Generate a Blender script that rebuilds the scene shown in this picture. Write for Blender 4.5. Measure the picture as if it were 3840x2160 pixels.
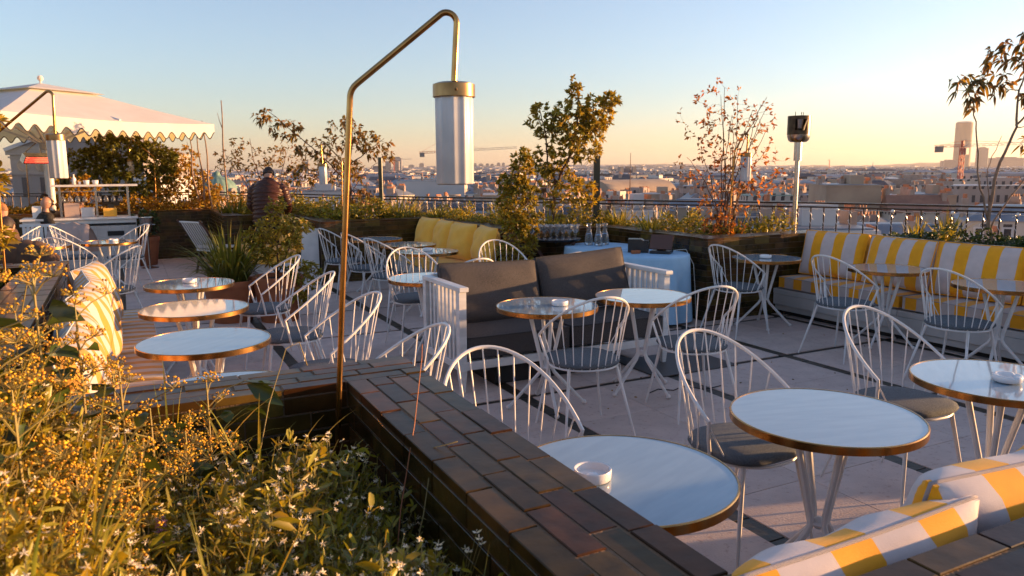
import bpy, math, random
import numpy as np
from mathutils import Vector, Matrix
R = math.radians
rnd = random.Random(7)
rng = np.random.default_rng(7)
sc = bpy.context.scene
for o in list(bpy.data.objects): bpy.data.objects.remove(o)
col = sc.collection

# ------------------------------------------------------------------ camera, sky, sun, exposure
# world axes follow the terrace: +X runs to the right parapet, +Y away along the paving strips
YAW, PITCH, ROLL = R(27), R(8.991), R(-0.31)
cam_d = bpy.data.cameras.new('camera'); cam = bpy.data.objects.new('camera', cam_d); col.objects.link(cam)
r0 = Vector((math.cos(YAW), -math.sin(YAW), 0)); hf = Vector((math.sin(YAW), math.cos(YAW), 0))
fw = hf*math.cos(PITCH) - Vector((0, 0, 1))*math.sin(PITCH); u0 = r0.cross(fw)
cr, sr = math.cos(ROLL), math.sin(ROLL)
rt = r0*cr + u0*sr; up = u0*cr - r0*sr
cam.matrix_world = Matrix(((rt.x, up.x, -fw.x, 0), (rt.y, up.y, -fw.y, 0), (rt.z, up.z, -fw.z, 1.65), (0, 0, 0, 1)))
cam_d.sensor_width = 36; cam_d.lens = 26.6; cam_d.clip_start = 0.05; cam_d.clip_end = 30000
cam_d.dof.use_dof = True; cam_d.dof.focus_distance = 4.2; cam_d.dof.aperture_fstop = 7
sc.camera = cam

SUN_EL, SUN_AZ = R(5.0), math.atan2(0.963, -0.268)      # azimuth clockwise from +Y
w = bpy.data.worlds.new('World'); sc.world = w; w.use_nodes = True
nt = w.node_tree; sky = nt.nodes.new('ShaderNodeTexSky'); sky.sky_type = 'NISHITA'; sky.sun_disc = False
sky.sun_elevation = SUN_EL; sky.sun_rotation = SUN_AZ
sky.air_density = 1.0; sky.dust_density = .5; sky.ozone_density = 3.0; sky.altitude = 60
tn = nt.nodes.new('ShaderNodeMixRGB'); tn.blend_type = 'MULTIPLY'; tn.inputs[0].default_value = 1; tn.inputs[2].default_value = (1.17, .98, .98, 1); nt.links.new(sky.outputs[0], tn.inputs[1]); hsv = nt.nodes.new('ShaderNodeHueSaturation'); hsv.inputs['Saturation'].default_value = .82; nt.links.new(tn.outputs[0], hsv.inputs['Color']); nt.links.new(hsv.outputs[0], nt.nodes['Background'].inputs[0]); nt.nodes['Background'].inputs[1].default_value = 0.15
sd = bpy.data.lights.new('sun', 'SUN'); sd.energy = 5.0; sd.angle = R(0.6); sd.color = (1.0, 0.56, 0.24)
so = bpy.data.objects.new('sun', sd); col.objects.link(so)
sv = Vector((math.sin(SUN_AZ)*math.cos(SUN_EL), math.cos(SUN_AZ)*math.cos(SUN_EL), math.sin(SUN_EL)))
so.rotation_euler = sv.to_track_quat('Z', 'Y').to_euler(); so.location = (20, -5, 12)
sc.view_settings.view_transform = 'Standard'; sc.view_settings.look = 'None'
sc.view_settings.exposure = 1.55; sc.view_settings.gamma = 1

# ------------------------------------------------------------------ helpers
class MB:
    def __init__(s): s.v = []; s.f = []; s.uv = None
    def add(s, v, f):
        n = len(s.v); s.v.extend([tuple(p) for p in v]); s.f.extend([tuple(i+n for i in q) for q in f]); return s
    def box(s, x0, y0, z0, x1, y1, z1, c=0.0):
        if c <= 0:
            v = [(x0,y0,z0),(x1,y0,z0),(x1,y1,z0),(x0,y1,z0),(x0,y0,z1),(x1,y0,z1),(x1,y1,z1),(x0,y1,z1)]
            return s.add(v, [(0,3,2,1),(4,5,6,7),(0,1,5,4),(1,2,6,5),(2,3,7,6),(3,0,4,7)])
        a = [(x0+c,y0+c),(x1-c,y0+c),(x1-c,y1-c),(x0+c,y1-c)]; b = [(x0,y0),(x1,y0),(x1,y1),(x0,y1)]
        v = [(p[0],p[1],z0) for p in a]+[(p[0],p[1],z0+c) for p in b]+[(p[0],p[1],z1-c) for p in b]+[(p[0],p[1],z1) for p in a]
        f = [(3,2,1,0),(12,13,14,15)]
        for k in range(3):
            for i in range(4):
                j = (i+1) % 4; f.append((4*k+i, 4*k+j, 4*k+4+j, 4*k+4+i))
        return s.add(v, f)
    def obox(s, c, ax, ay, az, hx, hy, hz):          # oriented box, half sizes
        c, ax, ay, az = map(Vector, (c, ax, ay, az)); v = []
        for k in (-1, 1):
            for i, j in ((-1,-1),(1,-1),(1,1),(-1,1)): v.append(c+ax*hx*i+ay*hy*j+az*hz*k)
        return s.add(v, [(0,3,2,1),(4,5,6,7),(0,1,5,4),(1,2,6,5),(2,3,7,6),(3,0,4,7)])
    def bar(s, a, b, w, h, upv=(0,0,1)):
        a, b = Vector(a), Vector(b); d = (b-a); L = d.length; d.normalize()
        x = d.cross(Vector(upv)); x = x.normalized() if x.length > 1e-6 else Vector((1,0,0)); z = x.cross(d)
        return s.obox((a+b)/2, x, d, z, w/2, L/2, h/2)
    def tube(s, pts, r, n=8, closed=False, cap=True):
        pts = [Vector(p) for p in pts]; m = len(pts); rr = r if isinstance(r, (list, tuple)) else [r]*m
        t0 = (pts[1]-pts[0]).normalized(); up_ = Vector((0,0,1)) if abs(t0.z) < .9 else Vector((1,0,0))
        nx = t0.cross(up_).normalized(); v = []; prev = t0
        for i, p in enumerate(pts):
            if closed: t = (pts[(i+1) % m]-pts[i-1])
            else: t = pts[min(i+1, m-1)]-pts[max(i-1, 0)]
            t = t.normalized() if t.length > 1e-9 else prev
            q = prev.rotation_difference(t); nx = (q @ nx); nx = (nx-t*nx.dot(t)).normalized(); prev = t; ny = t.cross(nx)
            for k in range(n):
                a = 2*math.pi*k/n; v.append(p+(nx*math.cos(a)+ny*math.sin(a))*rr[i])
        f = []
        for i in range(m if closed else m-1):
            j = (i+1) % m
            for k in range(n): l = (k+1) % n; f.append((i*n+k, i*n+l, j*n+l, j*n+k))
        if cap and not closed: f.append(tuple(range(n-1, -1, -1))); f.append(tuple(range((m-1)*n, m*n)))
        return s.add(v, f)
    def lathe(s, prof, c=(0,0,0), n=24, cap=True, fl=None):
        v = []; f = []; m = len(prof)
        for r, z in prof:
            for k in range(n):
                a = 2*math.pi*k/n; q = r*(fl(a) if fl else 1); v.append((c[0]+q*math.cos(a), c[1]+q*math.sin(a), c[2]+z))
        for i in range(m-1):
            for k in range(n): l = (k+1) % n; f.append((i*n+k, i*n+l, (i+1)*n+l, (i+1)*n+k))
        if cap:
            if prof[0][0] > 1e-4: f.append(tuple(range(n-1, -1, -1)))
            if prof[-1][0] > 1e-4: f.append(tuple(range((m-1)*n, m*n)))
        return s.add(v, f)
    def ball(s, c, r, n=10, m=6, sz=1.0):
        return s.lathe([(max(r*math.sin(math.pi*i/m), 1e-5), -r*sz*math.cos(math.pi*i/m)) for i in range(m+1)], c, n, cap=False)
    def build(s, name, mat, parent=None, smooth=False, loc=None, mats=None):
        me = bpy.data.meshes.new(name); me.from_pydata(s.v, [], s.f); me.update()
        if smooth:
            me.polygons.foreach_set('use_smooth', [True]*len(me.polygons))
            if smooth != 'all' and len(me.polygons) < 60000: me.set_sharp_from_angle(angle=R(38))
        me.materials.append(mat)
        o = bpy.data.objects.new(name, me); col.objects.link(o)
        if parent: o.parent = parent
        if loc: o.location = loc
        return o

def tag(o, label, cat, group=None, kind=None):
    if label: o['label'] = label
    if cat: o['category'] = cat
    if group: o['group'] = group
    if kind: o['kind'] = kind
    return o
def thing(name, label, cat, loc=(0,0,0), rz=0, group=None):
    o = bpy.data.objects.new(name, None); col.objects.link(o); o.location = loc; o.rotation_euler = (0,0,rz)
    o.empty_display_size = .1
    return tag(o, label, cat, group)
kids = {}
def children(o): return [c for c in bpy.data.objects if c.parent == o]
def dup(o, loc=None, rz=None, label=None, group=None, parent=None, cache={}):
    if o.name not in cache: cache[o.name] = children(o)
    c = o.copy(); col.objects.link(c); c.parent = parent
    if loc is not None: c.location = loc
    if rz is not None: c.rotation_euler = (0,0,rz)
    if label: c['label'] = label
    if group: c['group'] = group
    for ch in cache[o.name]: dup(ch, parent=c)
    return c
def struct(o): o['kind'] = 'structure'; return o

# ------------------------------------------------------------------ materials
M = {}
def mat(name, c, rough=.6, metal=0, c2=None, ns=8, mixr=(.35,.65), bump=0, bs=60, spec=.5, coat=0, island=0, trans=0, sheen=0, gen='Object', emis=None, stretch=None, detail=4):
    m = bpy.data.materials.new(name); m.use_nodes = True; t = m.node_tree; N = t.nodes; L = t.links; b = N['Principled BSDF']
    b.inputs['Roughness'].default_value = rough; b.inputs['Metallic'].default_value = metal
    b.inputs['Specular IOR Level'].default_value = spec; b.inputs['Coat Weight'].default_value = coat; b.inputs['Coat Roughness'].default_value = .08
    if sheen: b.inputs['Sheen Weight'].default_value = sheen
    b.inputs['Base Color'].default_value = (*c, 1)
    tc = N.new('ShaderNodeTexCoord'); src = tc.outputs[gen]
    if stretch:
        mp = N.new('ShaderNodeMapping'); mp.inputs['Scale'].default_value = stretch; L.new(src, mp.inputs[0]); src = mp.outputs[0]
    out = None
    if c2:
        n = N.new('ShaderNodeTexNoise'); n.inputs['Scale'].default_value = ns; n.inputs['Detail'].default_value = detail; L.new(src, n.inputs['Vector'])
        r = N.new('ShaderNodeValToRGB'); r.color_ramp.elements[0].position = mixr[0]; r.color_ramp.elements[1].position = mixr[1]
        r.color_ramp.elements[0].color = (*c, 1); r.color_ramp.elements[1].color = (*c2, 1); L.new(n.outputs[0], r.inputs[0]); out = r.outputs[0]
    if island:
        g = N.new('ShaderNodeNewGeometry'); hs = N.new('ShaderNodeHueSaturation'); mr = N.new('ShaderNodeMapRange')
        mr.inputs['To Min'].default_value = 1-island; mr.inputs['To Max'].default_value = 1+island; L.new(g.outputs['Random Per Island'], mr.inputs[0])
        L.new(mr.outputs[0], hs.inputs['Value'])
        m2 = N.new('ShaderNodeMath'); m2.operation = 'MULTIPLY'; m2.inputs[1].default_value = 7.13; L.new(g.outputs['Random Per Island'], m2.inputs[0])
        m3 = N.new('ShaderNodeMath'); m3.operation = 'FRACT'; L.new(m2.outputs[0], m3.inputs[0])
        mh = N.new('ShaderNodeMapRange'); mh.inputs['To Min'].default_value = .5-island*.045; mh.inputs['To Max'].default_value = .5+island*.045; L.new(m3.outputs[0], mh.inputs[0]); L.new(mh.outputs[0], hs.inputs['Hue'])
        if out: L.new(out, hs.inputs['Color'])
        else: hs.inputs['Color'].default_value = (*c, 1)
        out = hs.outputs[0]
    if out: L.new(out, b.inputs['Base Color'])
    if bump:
        n = N.new('ShaderNodeTexNoise'); n.inputs['Scale'].default_value = bs; n.inputs['Detail'].default_value = 3; L.new(src, n.inputs['Vector'])
        bp = N.new('ShaderNodeBump'); bp.inputs['Strength'].default_value = bump; bp.inputs['Distance'].default_value = .01; L.new(n.outputs[0], bp.inputs['Height']); L.new(bp.outputs[0], b.inputs['Normal'])
    if trans:
        tr = N.new('ShaderNodeBsdfTranslucent'); mx = N.new('ShaderNodeMixShader'); mx.inputs[0].default_value = trans
        if out:
            gm = N.new('ShaderNodeMixRGB'); gm.blend_type = 'MULTIPLY'; gm.inputs[0].default_value = 1; gm.inputs[2].default_value = (1.9, 1.55, .7, 1); L.new(out, gm.inputs[1]); L.new(gm.outputs[0], tr.inputs[0])
        else: tr.inputs[0].default_value = (c[0]*1.9, c[1]*1.55, c[2]*.7, 1)
        L.new(b.outputs[0], mx.inputs[1]); L.new(tr.outputs[0], mx.inputs[2]); L.new(mx.outputs[0], N['Material Output'].inputs[0])
    if emis: b.inputs['Emission Color'].default_value = (*emis[0], 1); b.inputs['Emission Strength'].default_value = emis[1]
    M[name] = m; return m
def stripes(name, ca, cb, period, duty=.5, off=0.0, axis='UV'):     # woven stripes along U (metres)
    m = mat(name, ca, .85, sheen=.15, bump=.10, bs=300); t = m.node_tree; N = t.nodes; L = t.links
    tc = N.new('ShaderNodeTexCoord'); sx = N.new('ShaderNodeSeparateXYZ'); L.new(tc.outputs['UV'], sx.inputs[0])
    a = N.new('ShaderNodeMath'); a.operation = 'MULTIPLY_ADD'; a.inputs[1].default_value = 1/period; a.inputs[2].default_value = off; L.new(sx.outputs[0], a.inputs[0])
    fr = N.new('ShaderNodeMath'); fr.operation = 'FRACT'; L.new(a.outputs[0], fr.inputs[0])
    lt = N.new('ShaderNodeMath'); lt.operation = 'LESS_THAN'; lt.inputs[1].default_value = duty; L.new(fr.outputs[0], lt.inputs[0])
    mx = N.new('ShaderNodeMixRGB'); mx.inputs[1].default_value = (*cb, 1); mx.inputs[2].default_value = (*ca, 1); L.new(lt.outputs[0], mx.inputs[0])
    n = N.new('ShaderNodeTexNoise'); n.inputs['Scale'].default_value = 14; m5 = N.new('ShaderNodeMixRGB'); m5.blend_type = 'MULTIPLY'; m5.inputs[0].default_value = .25
    L.new(tc.outputs['Object'], n.inputs['Vector']); L.new(mx.outputs[0], m5.inputs[1]); L.new(n.outputs[0], m5.inputs[2]); L.new(m5.outputs[0], N['Principled BSDF'].inputs['Base Color'])
    return m
mat('white_paint', (.74,.71,.69), .35, c2=(.62,.59,.57), ns=5, bump=.05, bs=120)
mat('white_wood', (.74,.72,.70), .45, c2=(.62,.60,.58), ns=4, bump=.12, bs=50, stretch=(1,1,6))
mat('white_bench', (.50,.47,.45), .55, c2=(.40,.37,.35), ns=3, bump=.15, bs=30)
mat('brass', (.55,.30,.10), .24, 1, c2=(.40,.20,.07), ns=14)
mat('brass_dark', (.36,.22,.10), .33, 1, c2=(.24,.14,.06), ns=20)
mat('cushion_grey', (.045,.055,.065), .95, c2=(.17,.19,.21), ns=420, mixr=(.38,.62), bump=.5, bs=420, detail=2)
mat('sofa_fabric', (.030,.026,.026), .9, c2=(.105,.088,.083), ns=330, mixr=(.40,.60), bump=.5, bs=320, detail=1)
mat('piping', (.03,.027,.027), .8)
mat('cord_grey', (.34,.30,.31), .9, bump=.5, bs=500)
mat('cord_white', (.6,.58,.54), .8)
mat('yellow_fabric', (.98,.50,.06), .85, c2=(.88,.42,.04), ns=6, sheen=.2, bump=.25, bs=200)
mat('porcelain', (.80,.77,.76), .18, coat=.4)
mat('linen', (.36,.56,.74), .8, c2=(.30,.49,.67), ns=5, bump=.15, bs=60)
mat('black_plastic', (.014,.015,.018), .35)
mat('black_matte', (.010,.009,.009), .7)
mat('screen_brown', (.10,.045,.03), .2)
mat('dark_wood', (.07,.02,.012), .45, c2=(.04,.012,.008), ns=20)
mat('terracotta', (.36,.115,.042), .75, c2=(.27,.08,.03), ns=5, bump=.2, bs=40)
mat('soil', (.018,.011,.007), .95, c2=(.035,.022,.014), ns=30, bump=.8, bs=40)
mat('steel', (.55,.52,.50), .25, 1, c2=(.42,.40,.38), ns=9)
mat('green_post', (.018,.024,.014), .30, coat=.3)
mat('rail_dark', (.045,.028,.022), .35, .6)
mat('umbrella', (.74,.70,.68), .8, c2=(.69,.65,.62), ns=3, trans=.25, bump=.1, bs=8)
mat('umb_trim', (.10,.09,.08), .8)
mat('shade_glass', (.72,.71,.71), .3, c2=(.57,.56,.57), ns=6, trans=.12)
mat('skin', (.52,.27,.18), .5, c2=(.46,.23,.15), ns=12)
mat('jacket', (.050,.018,.010), .33, c2=(.075,.028,.017), ns=30, bump=.3, bs=60, spec=.3)
mat('cloth_dark', (.02,.016,.015), .85)
mat('cloth_brown', (.10,.05,.028), .85, c2=(.07,.035,.02), ns=14)
mat('cloth_red', (.16,.010,.008), .8, c2=(.24,.014,.01), ns=9)
mat('cloth_light', (.42,.31,.27), .85)
mat('fur', (.36,.20,.09), .95, c2=(.20,.10,.045), ns=60, bump=1, bs=80)
mat('hair_dark', (.02,.012,.008), .6, c2=(.045,.026,.016), ns=60, stretch=(1,1,.2))
mat('hair_blonde', (.46,.20,.06), .5, c2=(.32,.12,.035), ns=50, stretch=(1,1,.2))
mat('hair_grey', (.05,.028,.018), .7, c2=(.025,.014,.01), ns=50)
mat('heater_glow', (.9,.1,.08), .5, emis=((1,.03,.02), .7))
mat('bulb', (.85,.8,.75), .15, coat=.5)
mat('bark_pale', (.30,.20,.13), .8, c2=(.20,.12,.08), ns=30, bump=.4, bs=60)
mat('bark_brown', (.14,.065,.035), .8, c2=(.09,.04,.022), ns=30, bump=.4, bs=60)
mat('leaf_evergreen', (.36,.26,.028), .38, c2=(.18,.16,.02), ns=2.5, island=.45, trans=.32)
mat('leaf_bush', (.17,.16,.022), .45, c2=(.10,.115,.017), ns=2.5, island=.4, trans=.35)
mat('leaf_dark', (.045,.07,.017), .42, c2=(.03,.05,.012), ns=3, island=.4, trans=.28)
mat('leaf_red', (.36,.15,.035), .5, c2=(.22,.085,.022), ns=4, island=.4, trans=.5)
mat('leaf_brown', (.22,.12,.022), .5, c2=(.14,.10,.02), ns=4, island=.5, trans=.4)
mat('leaf_gold', (.40,.23,.022), .5, c2=(.26,.18,.02), ns=4, island=.4, trans=.4)
mat('leaf_fore', (.34,.265,.024), .42, c2=(.15,.15,.018), ns=7, island=.45, trans=.35)
mat('grass_blade', (.34,.28,.04), .45, c2=(.16,.18,.03), ns=7, island=.4, trans=.4)
mat('ivy_leaf', (.055,.075,.016), .3, c2=(.035,.055,.012), ns=9, island=.35, trans=.25)
mat('umbel', (.64,.37,.025), .6, island=.45, trans=.2)
mat('petal', (.78,.72,.62), .5, trans=.35)
mat('petal_violet', (.5,.3,.5), .5, trans=.3)
mat('stem_gold', (.26,.20,.06), .6, island=.3)
# glass
def glass(name, c=(1,1,1), rough=0.0, ior=1.45):
    m = bpy.data.materials.new(name); m.use_nodes = True; b = m.node_tree.nodes['Principled BSDF']
    b.inputs['Base Color'].default_value = (*c, 1); b.inputs['Transmission Weight'].default_value = 1; b.inputs['Roughness'].default_value = rough; b.inputs['IOR'].default_value = ior
    M[name] = m; return m
glass('glass_clear'); glass('water_blue', (.72,.84,.92), 0, 1.33); glass('bottle_green', (.03,.05,.015), .05)
def thin(name):
    m = bpy.data.materials.new(name); m.use_nodes = True; t = m.node_tree; N = t.nodes; N.remove(N['Principled BSDF']); g = N.new('ShaderNodeBsdfGlossy'); g.inputs['Roughness'].default_value = .12
    tr = N.new('ShaderNodeBsdfTransparent'); tr.inputs[0].default_value = (.93,.93,.94,1); lw = N.new('ShaderNodeLayerWeight'); lw.inputs[0].default_value = .14; a = N.new('ShaderNodeMixShader'); t.links.new(lw.outputs['Facing'], a.inputs[0]); t.links.new(tr.outputs[0], a.inputs[1]); t.links.new(g.outputs[0], a.inputs[2])
    d = N.new('ShaderNodeBsdfDiffuse'); d.inputs[0].default_value = (.9,.87,.85,1); b = N.new('ShaderNodeMixShader'); b.inputs[0].default_value = .05; t.links.new(a.outputs[0], b.inputs[1]); t.links.new(d.outputs[0], b.inputs[2]); t.links.new(b.outputs[0], N['Material Output'].inputs[0]); M[name] = m
thin('thin_glass')
# marble: pale with faint grey streaks, polished
m = mat('marble', (.31,.40,.47), .035, c2=(.25,.33,.40), ns=5, mixr=(.3,.8), stretch=(1,5,1), spec=.55, coat=.35)
m = mat('slab', (.60,.47,.41), .8, c2=(.50,.385,.34), ns=6, mixr=(.3,.7), bump=.25, bs=90, gen='Object', island=.07)
t = m.node_tree; N = t.nodes; L = t.links; b = N['Principled BSDF']
lk = b.inputs['Base Color'].links[0].from_socket; vo = N.new('ShaderNodeTexNoise'); vo.inputs['Scale'].default_value = 26; vo.inputs['Detail'].default_value = 6; vo.inputs['Roughness'].default_value = .7
tc = N.new('ShaderNodeTexCoord'); L.new(tc.outputs['Object'], vo.inputs['Vector']); rp = N.new('ShaderNodeValToRGB'); rp.color_ramp.elements[0].position = .36; rp.color_ramp.elements[1].position = .44
rp.color_ramp.elements[0].color = (.80,.72,.69,1); rp.color_ramp.elements[1].color = (1,1,1,1); L.new(vo.outputs[0], rp.inputs[0])
mx = N.new('ShaderNodeMixRGB'); mx.blend_type = 'MULTIPLY'; mx.inputs[0].default_value = 1; L.new(lk, mx.inputs[1]); L.new(rp.outputs[0], mx.inputs[2]); L.new(mx.outputs[0], b.inputs['Base Color'])
mat('strip_brick', (.020,.015,.008), .5, c2=(.038,.028,.015), ns=14, island=.3, bump=.3, bs=30)
mat('glazed_brick', (.030,.018,.005), .22, c2=(.10,.056,.013), ns=9, island=.5, bump=.25, bs=28, coat=.12, spec=.4, mixr=(.3,.75))
mat('coping_brick', (.036,.020,.007), .30, c2=(.105,.050,.013), ns=11, island=.55, bump=.10, bs=22, spec=.16, mixr=(.3,.75))
mat('mortar', (.19,.11,.06), .9, bump=.6, bs=80)
mat('mortar_shaded', (.10,.062,.034), .9, bump=.6, bs=80)  # darker copy of the coping mortar: shadow on the wall faces put into the colour
stripes('stripe_right', (1.0,.40,.0), (.68,.54,.50), .26, .46)
stripes('stripe_near', (.98,.40,.0), (.66,.56,.54), .27, .45)
stripes('stripe_seat', (.92,.35,.0), (.54,.42,.38), .24, .48, .1)
stripes('stripe_left', (.60,.27,.03), (.56,.48,.43), .155, .48)

def P(d, x, y):                                      # point from depth/side bearings of the viewing direction
    return Vector((x*math.cos(YAW)+d*math.sin(YAW), -x*math.sin(YAW)+d*math.cos(YAW), 0))
# ------------------------------------------------------------------ terrace floor
SX, SY = 1.311, 1.333                                  # spacing of the dark paving strips
fl = MB().box(-8, -1.2, -.12, 7.6, 21, -.012); o = struct(fl.build('terrace_floor', M['strip_brick']))
mb = MB()
for i in range(-6, 6):                                 # dark brick strips between the slabs, laid as little bricks
    x = 2.5+i*SX
    y = -1.0
    while y < 19: l = .22; mb.box(x-.05, y, -.012, x+.05, y+l-.008, -.004, .002); y += l
o = struct(mb.build('paving_strips', M['strip_brick']))
mb = MB()
for i in range(-6, 4):
    for j in range(-3, 12):
        x0, x1 = 2.5+i*SX+.052, 2.5+(i+1)*SX-.052; y0, y1 = 4.71+j*SY-.0, 4.71+(j+1)*SY
        wj = .028 if (j % 2 or j > 1) else .04
        y0 += wj; y1 -= wj; xm, ym = (x0+x1)/2, (y0+y1)/2; g = .002
        for a, b in ((x0, xm-g), (xm+g, x1)):
            for c, d in ((y0, ym-g), (ym+g, y1)): mb.box(a, c, -.01, b, d, 0, .0015)
struct(mb.build('stone_slabs', M['slab']))

# ------------------------------------------------------------------ brick planters (each straight run is a thing)
BL, BH = .222, .0635
def brick_face(mb, ax, cpos, a0, a1, z0, z1, sgn):
    row = 0; z = z1
    while z > z0+.01:
        zb = max(z-BH+.006, z0); off = (row % 2)*BL*.5+(row % 3)*.02; a = a0-off
        while a < a1:
            b0, b1 = max(a+.003, a0), min(a+BL-.003, a1)
            if b1-b0 > .012:
                j = rnd.uniform(.003, .006)
                lo, hi = (cpos, cpos+j) if sgn > 0 else (cpos-j, cpos)
                if ax == 'x': mb.box(lo, b0, zb, hi, b1, z, .0012)
                else: mb.box(b0, lo, zb, b1, hi, z, .0012)
            a += BL
        z -= BH; row += 1
def coping(mb, x0, x1, y0, y1, zt):
    alongx = (x1-x0) > (y1-y0); w = (y1-y0) if alongx else (x1-x0); n = max(3, round(w/.072)); rw = w/n
    a0, a1 = (x0, x1) if alongx else (y0, y1)
    for k in range(n):
        a = a0-(.11 if k % 2 else 0)-.04*(k % 3)
        while a < a1:
            b0, b1 = max(a+.0035, a0), min(a+BL-.0035, a1)
            if b1-b0 > .012:
                h = rnd.uniform(-.0025, .0025); c0 = (y0 if alongx else x0)+k*rw+.0035; c1 = c0+rw-.007
                if alongx: mb.box(b0, c0, zt-.03, b1, c1, zt+h, .0022)
                else: mb.box(c0, b0, zt-.03, c1, b1, zt+h, .0022)
            a += BL
def planter(label, x0, x1, y0, y1, faces, zt=.9, z0=0.0):
    t = thing('brick_planter', label, 'planter', ((x0+x1)/2, (y0+y1)/2, 0), 0, 'glazed brick planters round the terrace')
    cx, cy = (x0+x1)/2, (y0+y1)/2; X0, X1, Y0, Y1 = x0-cx, x1-cx, y0-cy, y1-cy
    e = .006
    MB().box(X0+e, Y0+e, z0, X1-e, Y1-e, zt-.006).build('wall_core', M['mortar_shaded'], t); MB().box(X0+e*1.6, Y0+e*1.6, zt-.0058, X1-e*1.6, Y1-e*1.6, zt-.0035).build('mortar_bed', M['mortar'], t)
    for f in faces:
        fb = MB()
        if f == '-x': brick_face(fb, 'x', X0+e, Y0+.001, Y1-.001, z0, zt-.034, -1)
        if f == '+x': brick_face(fb, 'x', X1-e, Y0+.001, Y1-.001, z0, zt-.034, 1)
        if f == '-y': brick_face(fb, 'y', Y0+e, X0+.001, X1-.001, z0, zt-.034, -1)
        if f == '+y': brick_face(fb, 'y', Y1-e, X0+.001, X1-.001, z0, zt-.034, 1)
        fb.build('brick_facing', M['glazed_brick'], t)
    cb = MB(); coping(cb, X0, X1, Y0, Y1, zt); cb.build('coping', M['coping_brick'], t)
    return t
ST = 2.62
planter('near brick planter wall running down the middle beside the round table with ashtray', .66, .96, -.9, 2.60, ('-x', '+x'))
planter('short brick planter wall behind the near brass lamp post', -.45, .96, 2.602, 2.885, ('-y', '+y', '+x'))
planter('brick planter wall behind the striped cushions of the left bench', -.75, -.45, 2.602, 7.05, ('-x', '+x'))
planter('brick planter end at the far left above the striped cushions', -3.4, -.45, 7.052, 7.352, ('-y', '+y', '+x'))
planter('brick planter ledge in the bottom right corner under the yellow cushions', .962, 6.3, .574, .874, ('+y', '-y', '+x'))
planter('brick planter wall behind the striped bench at the right', 7.1, 7.4, 1.34, 6.198, ('-x', '-y'))
planter('brick planter wall in front of the patio heater post', 5.5, 7.4, 6.2, 6.5, ('-y', '-x'))
planter('brick planter wall side behind the cloth covered tables', 5.5, 5.8, 6.502, 8.098, ('-x', '+x'))
planter('brick planter wall behind the tray of wine glasses', 4.2, 5.8, 8.1, 8.4, ('-y',))
planter('brick planter wall behind the plain yellow cushions', 4.2, 4.5, 8.402, 10.998, ('-x',))
planter('brick planter wall behind the three wire chairs at the rear', 2.5, 4.5, 11.0, 11.3, ('-y',))
planter('brick planter wall behind the boxy yellow seat by the standing man', 2.5, 2.8, 11.302, 13.298, ('-x',))
planter('brick planter wall in front of the standing man', 1.45, 2.8, 13.3, 13.6, ('-y', '-x'))
planter('brick planter wall beside the leaning director chair', 1.45, 1.75, 13.602, 15.598, ('-x',))
planter('dark brick planter wall behind the outdoor bar', -3.2, 1.75, 15.6, 15.9, ('-y',))
# soil
s = MB(); s.box(-3.3, -.9, .3, .655, 2.598, .56); s.box(-3.3, 2.6, .3, -.76, 7.05, .74)
def poly(mb, pts, z0, z1):
    n = len(pts); mb.add([(x, y, z0) for x, y in pts]+[(x, y, z1) for x, y in pts], [tuple(range(n-1, -1, -1)), tuple(range(n, 2*n))]+[(i, (i+1) % n, (i+1) % n+n, i+n) for i in range(n)])
RL = [(-2.2, 18.2), (1.6, 15.9+.9), (4.05, 11.95), (6.05, 8.95), (7.75, 6.75), (8.75, 4.65), (9.9, 1.2)]     # railing line
edge = [(x+.1, y+.1) for x, y in RL]
poly(s, [(7.4, 1.2), (9.9, 1.2)]+edge[::-1][1:3]+[(7.85, 6.85), (7.4, 6.6)], .5, .80)
poly(s, [(5.8, 6.5), (7.4, 6.5), (7.85, 6.85), (6.15, 9.05), (5.8, 8.4)], .5, .801)
poly(s, [(4.5, 8.4), (5.8, 8.4), (6.15, 9.05), (4.15, 12.05), (4.5, 11.0)], .5, .802)
poly(s, [(2.8, 11.3), (4.45, 11.3), (4.15, 12.05), (2.4, 15.4), (2.8, 13.3)], .5, .803)
poly(s, [(1.75, 13.6), (2.8, 13.6), (2.4, 15.4), (1.6, 16.9), (-2.3, 18.2), (-3.2, 15.9), (1.75, 15.9)], .5, .804)
struct(s.build('planting_soil', M['soil']))
# building mass under the terrace
b = MB(); poly(b, [(-8, -1.3), (9.9, -1.3)]+[(x+.25, y+.25) for x, y in RL[::-1]]+[(-8, 21)], -26, -.13)
o = b.build('roof_building', mat('facade_stone', (.34,.28,.23), .8, c2=(.27,.22,.18), ns=.4)); struct(o)
b = MB()
for i in range(len(RL)-1):
    p, q = Vector((*RL[i], 0)), Vector((*RL[i+1], 0)); d = (q-p).normalized(); n = Vector((d.y, -d.x, 0))
    b.obox((p+q)/2-n*-.02+Vector((0, 0, .37)), d, n, (0, 0, 1), (q-p).length/2+.02, .09, .47)
struct(b.build('parapet_kerb', M['facade_stone']))

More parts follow.
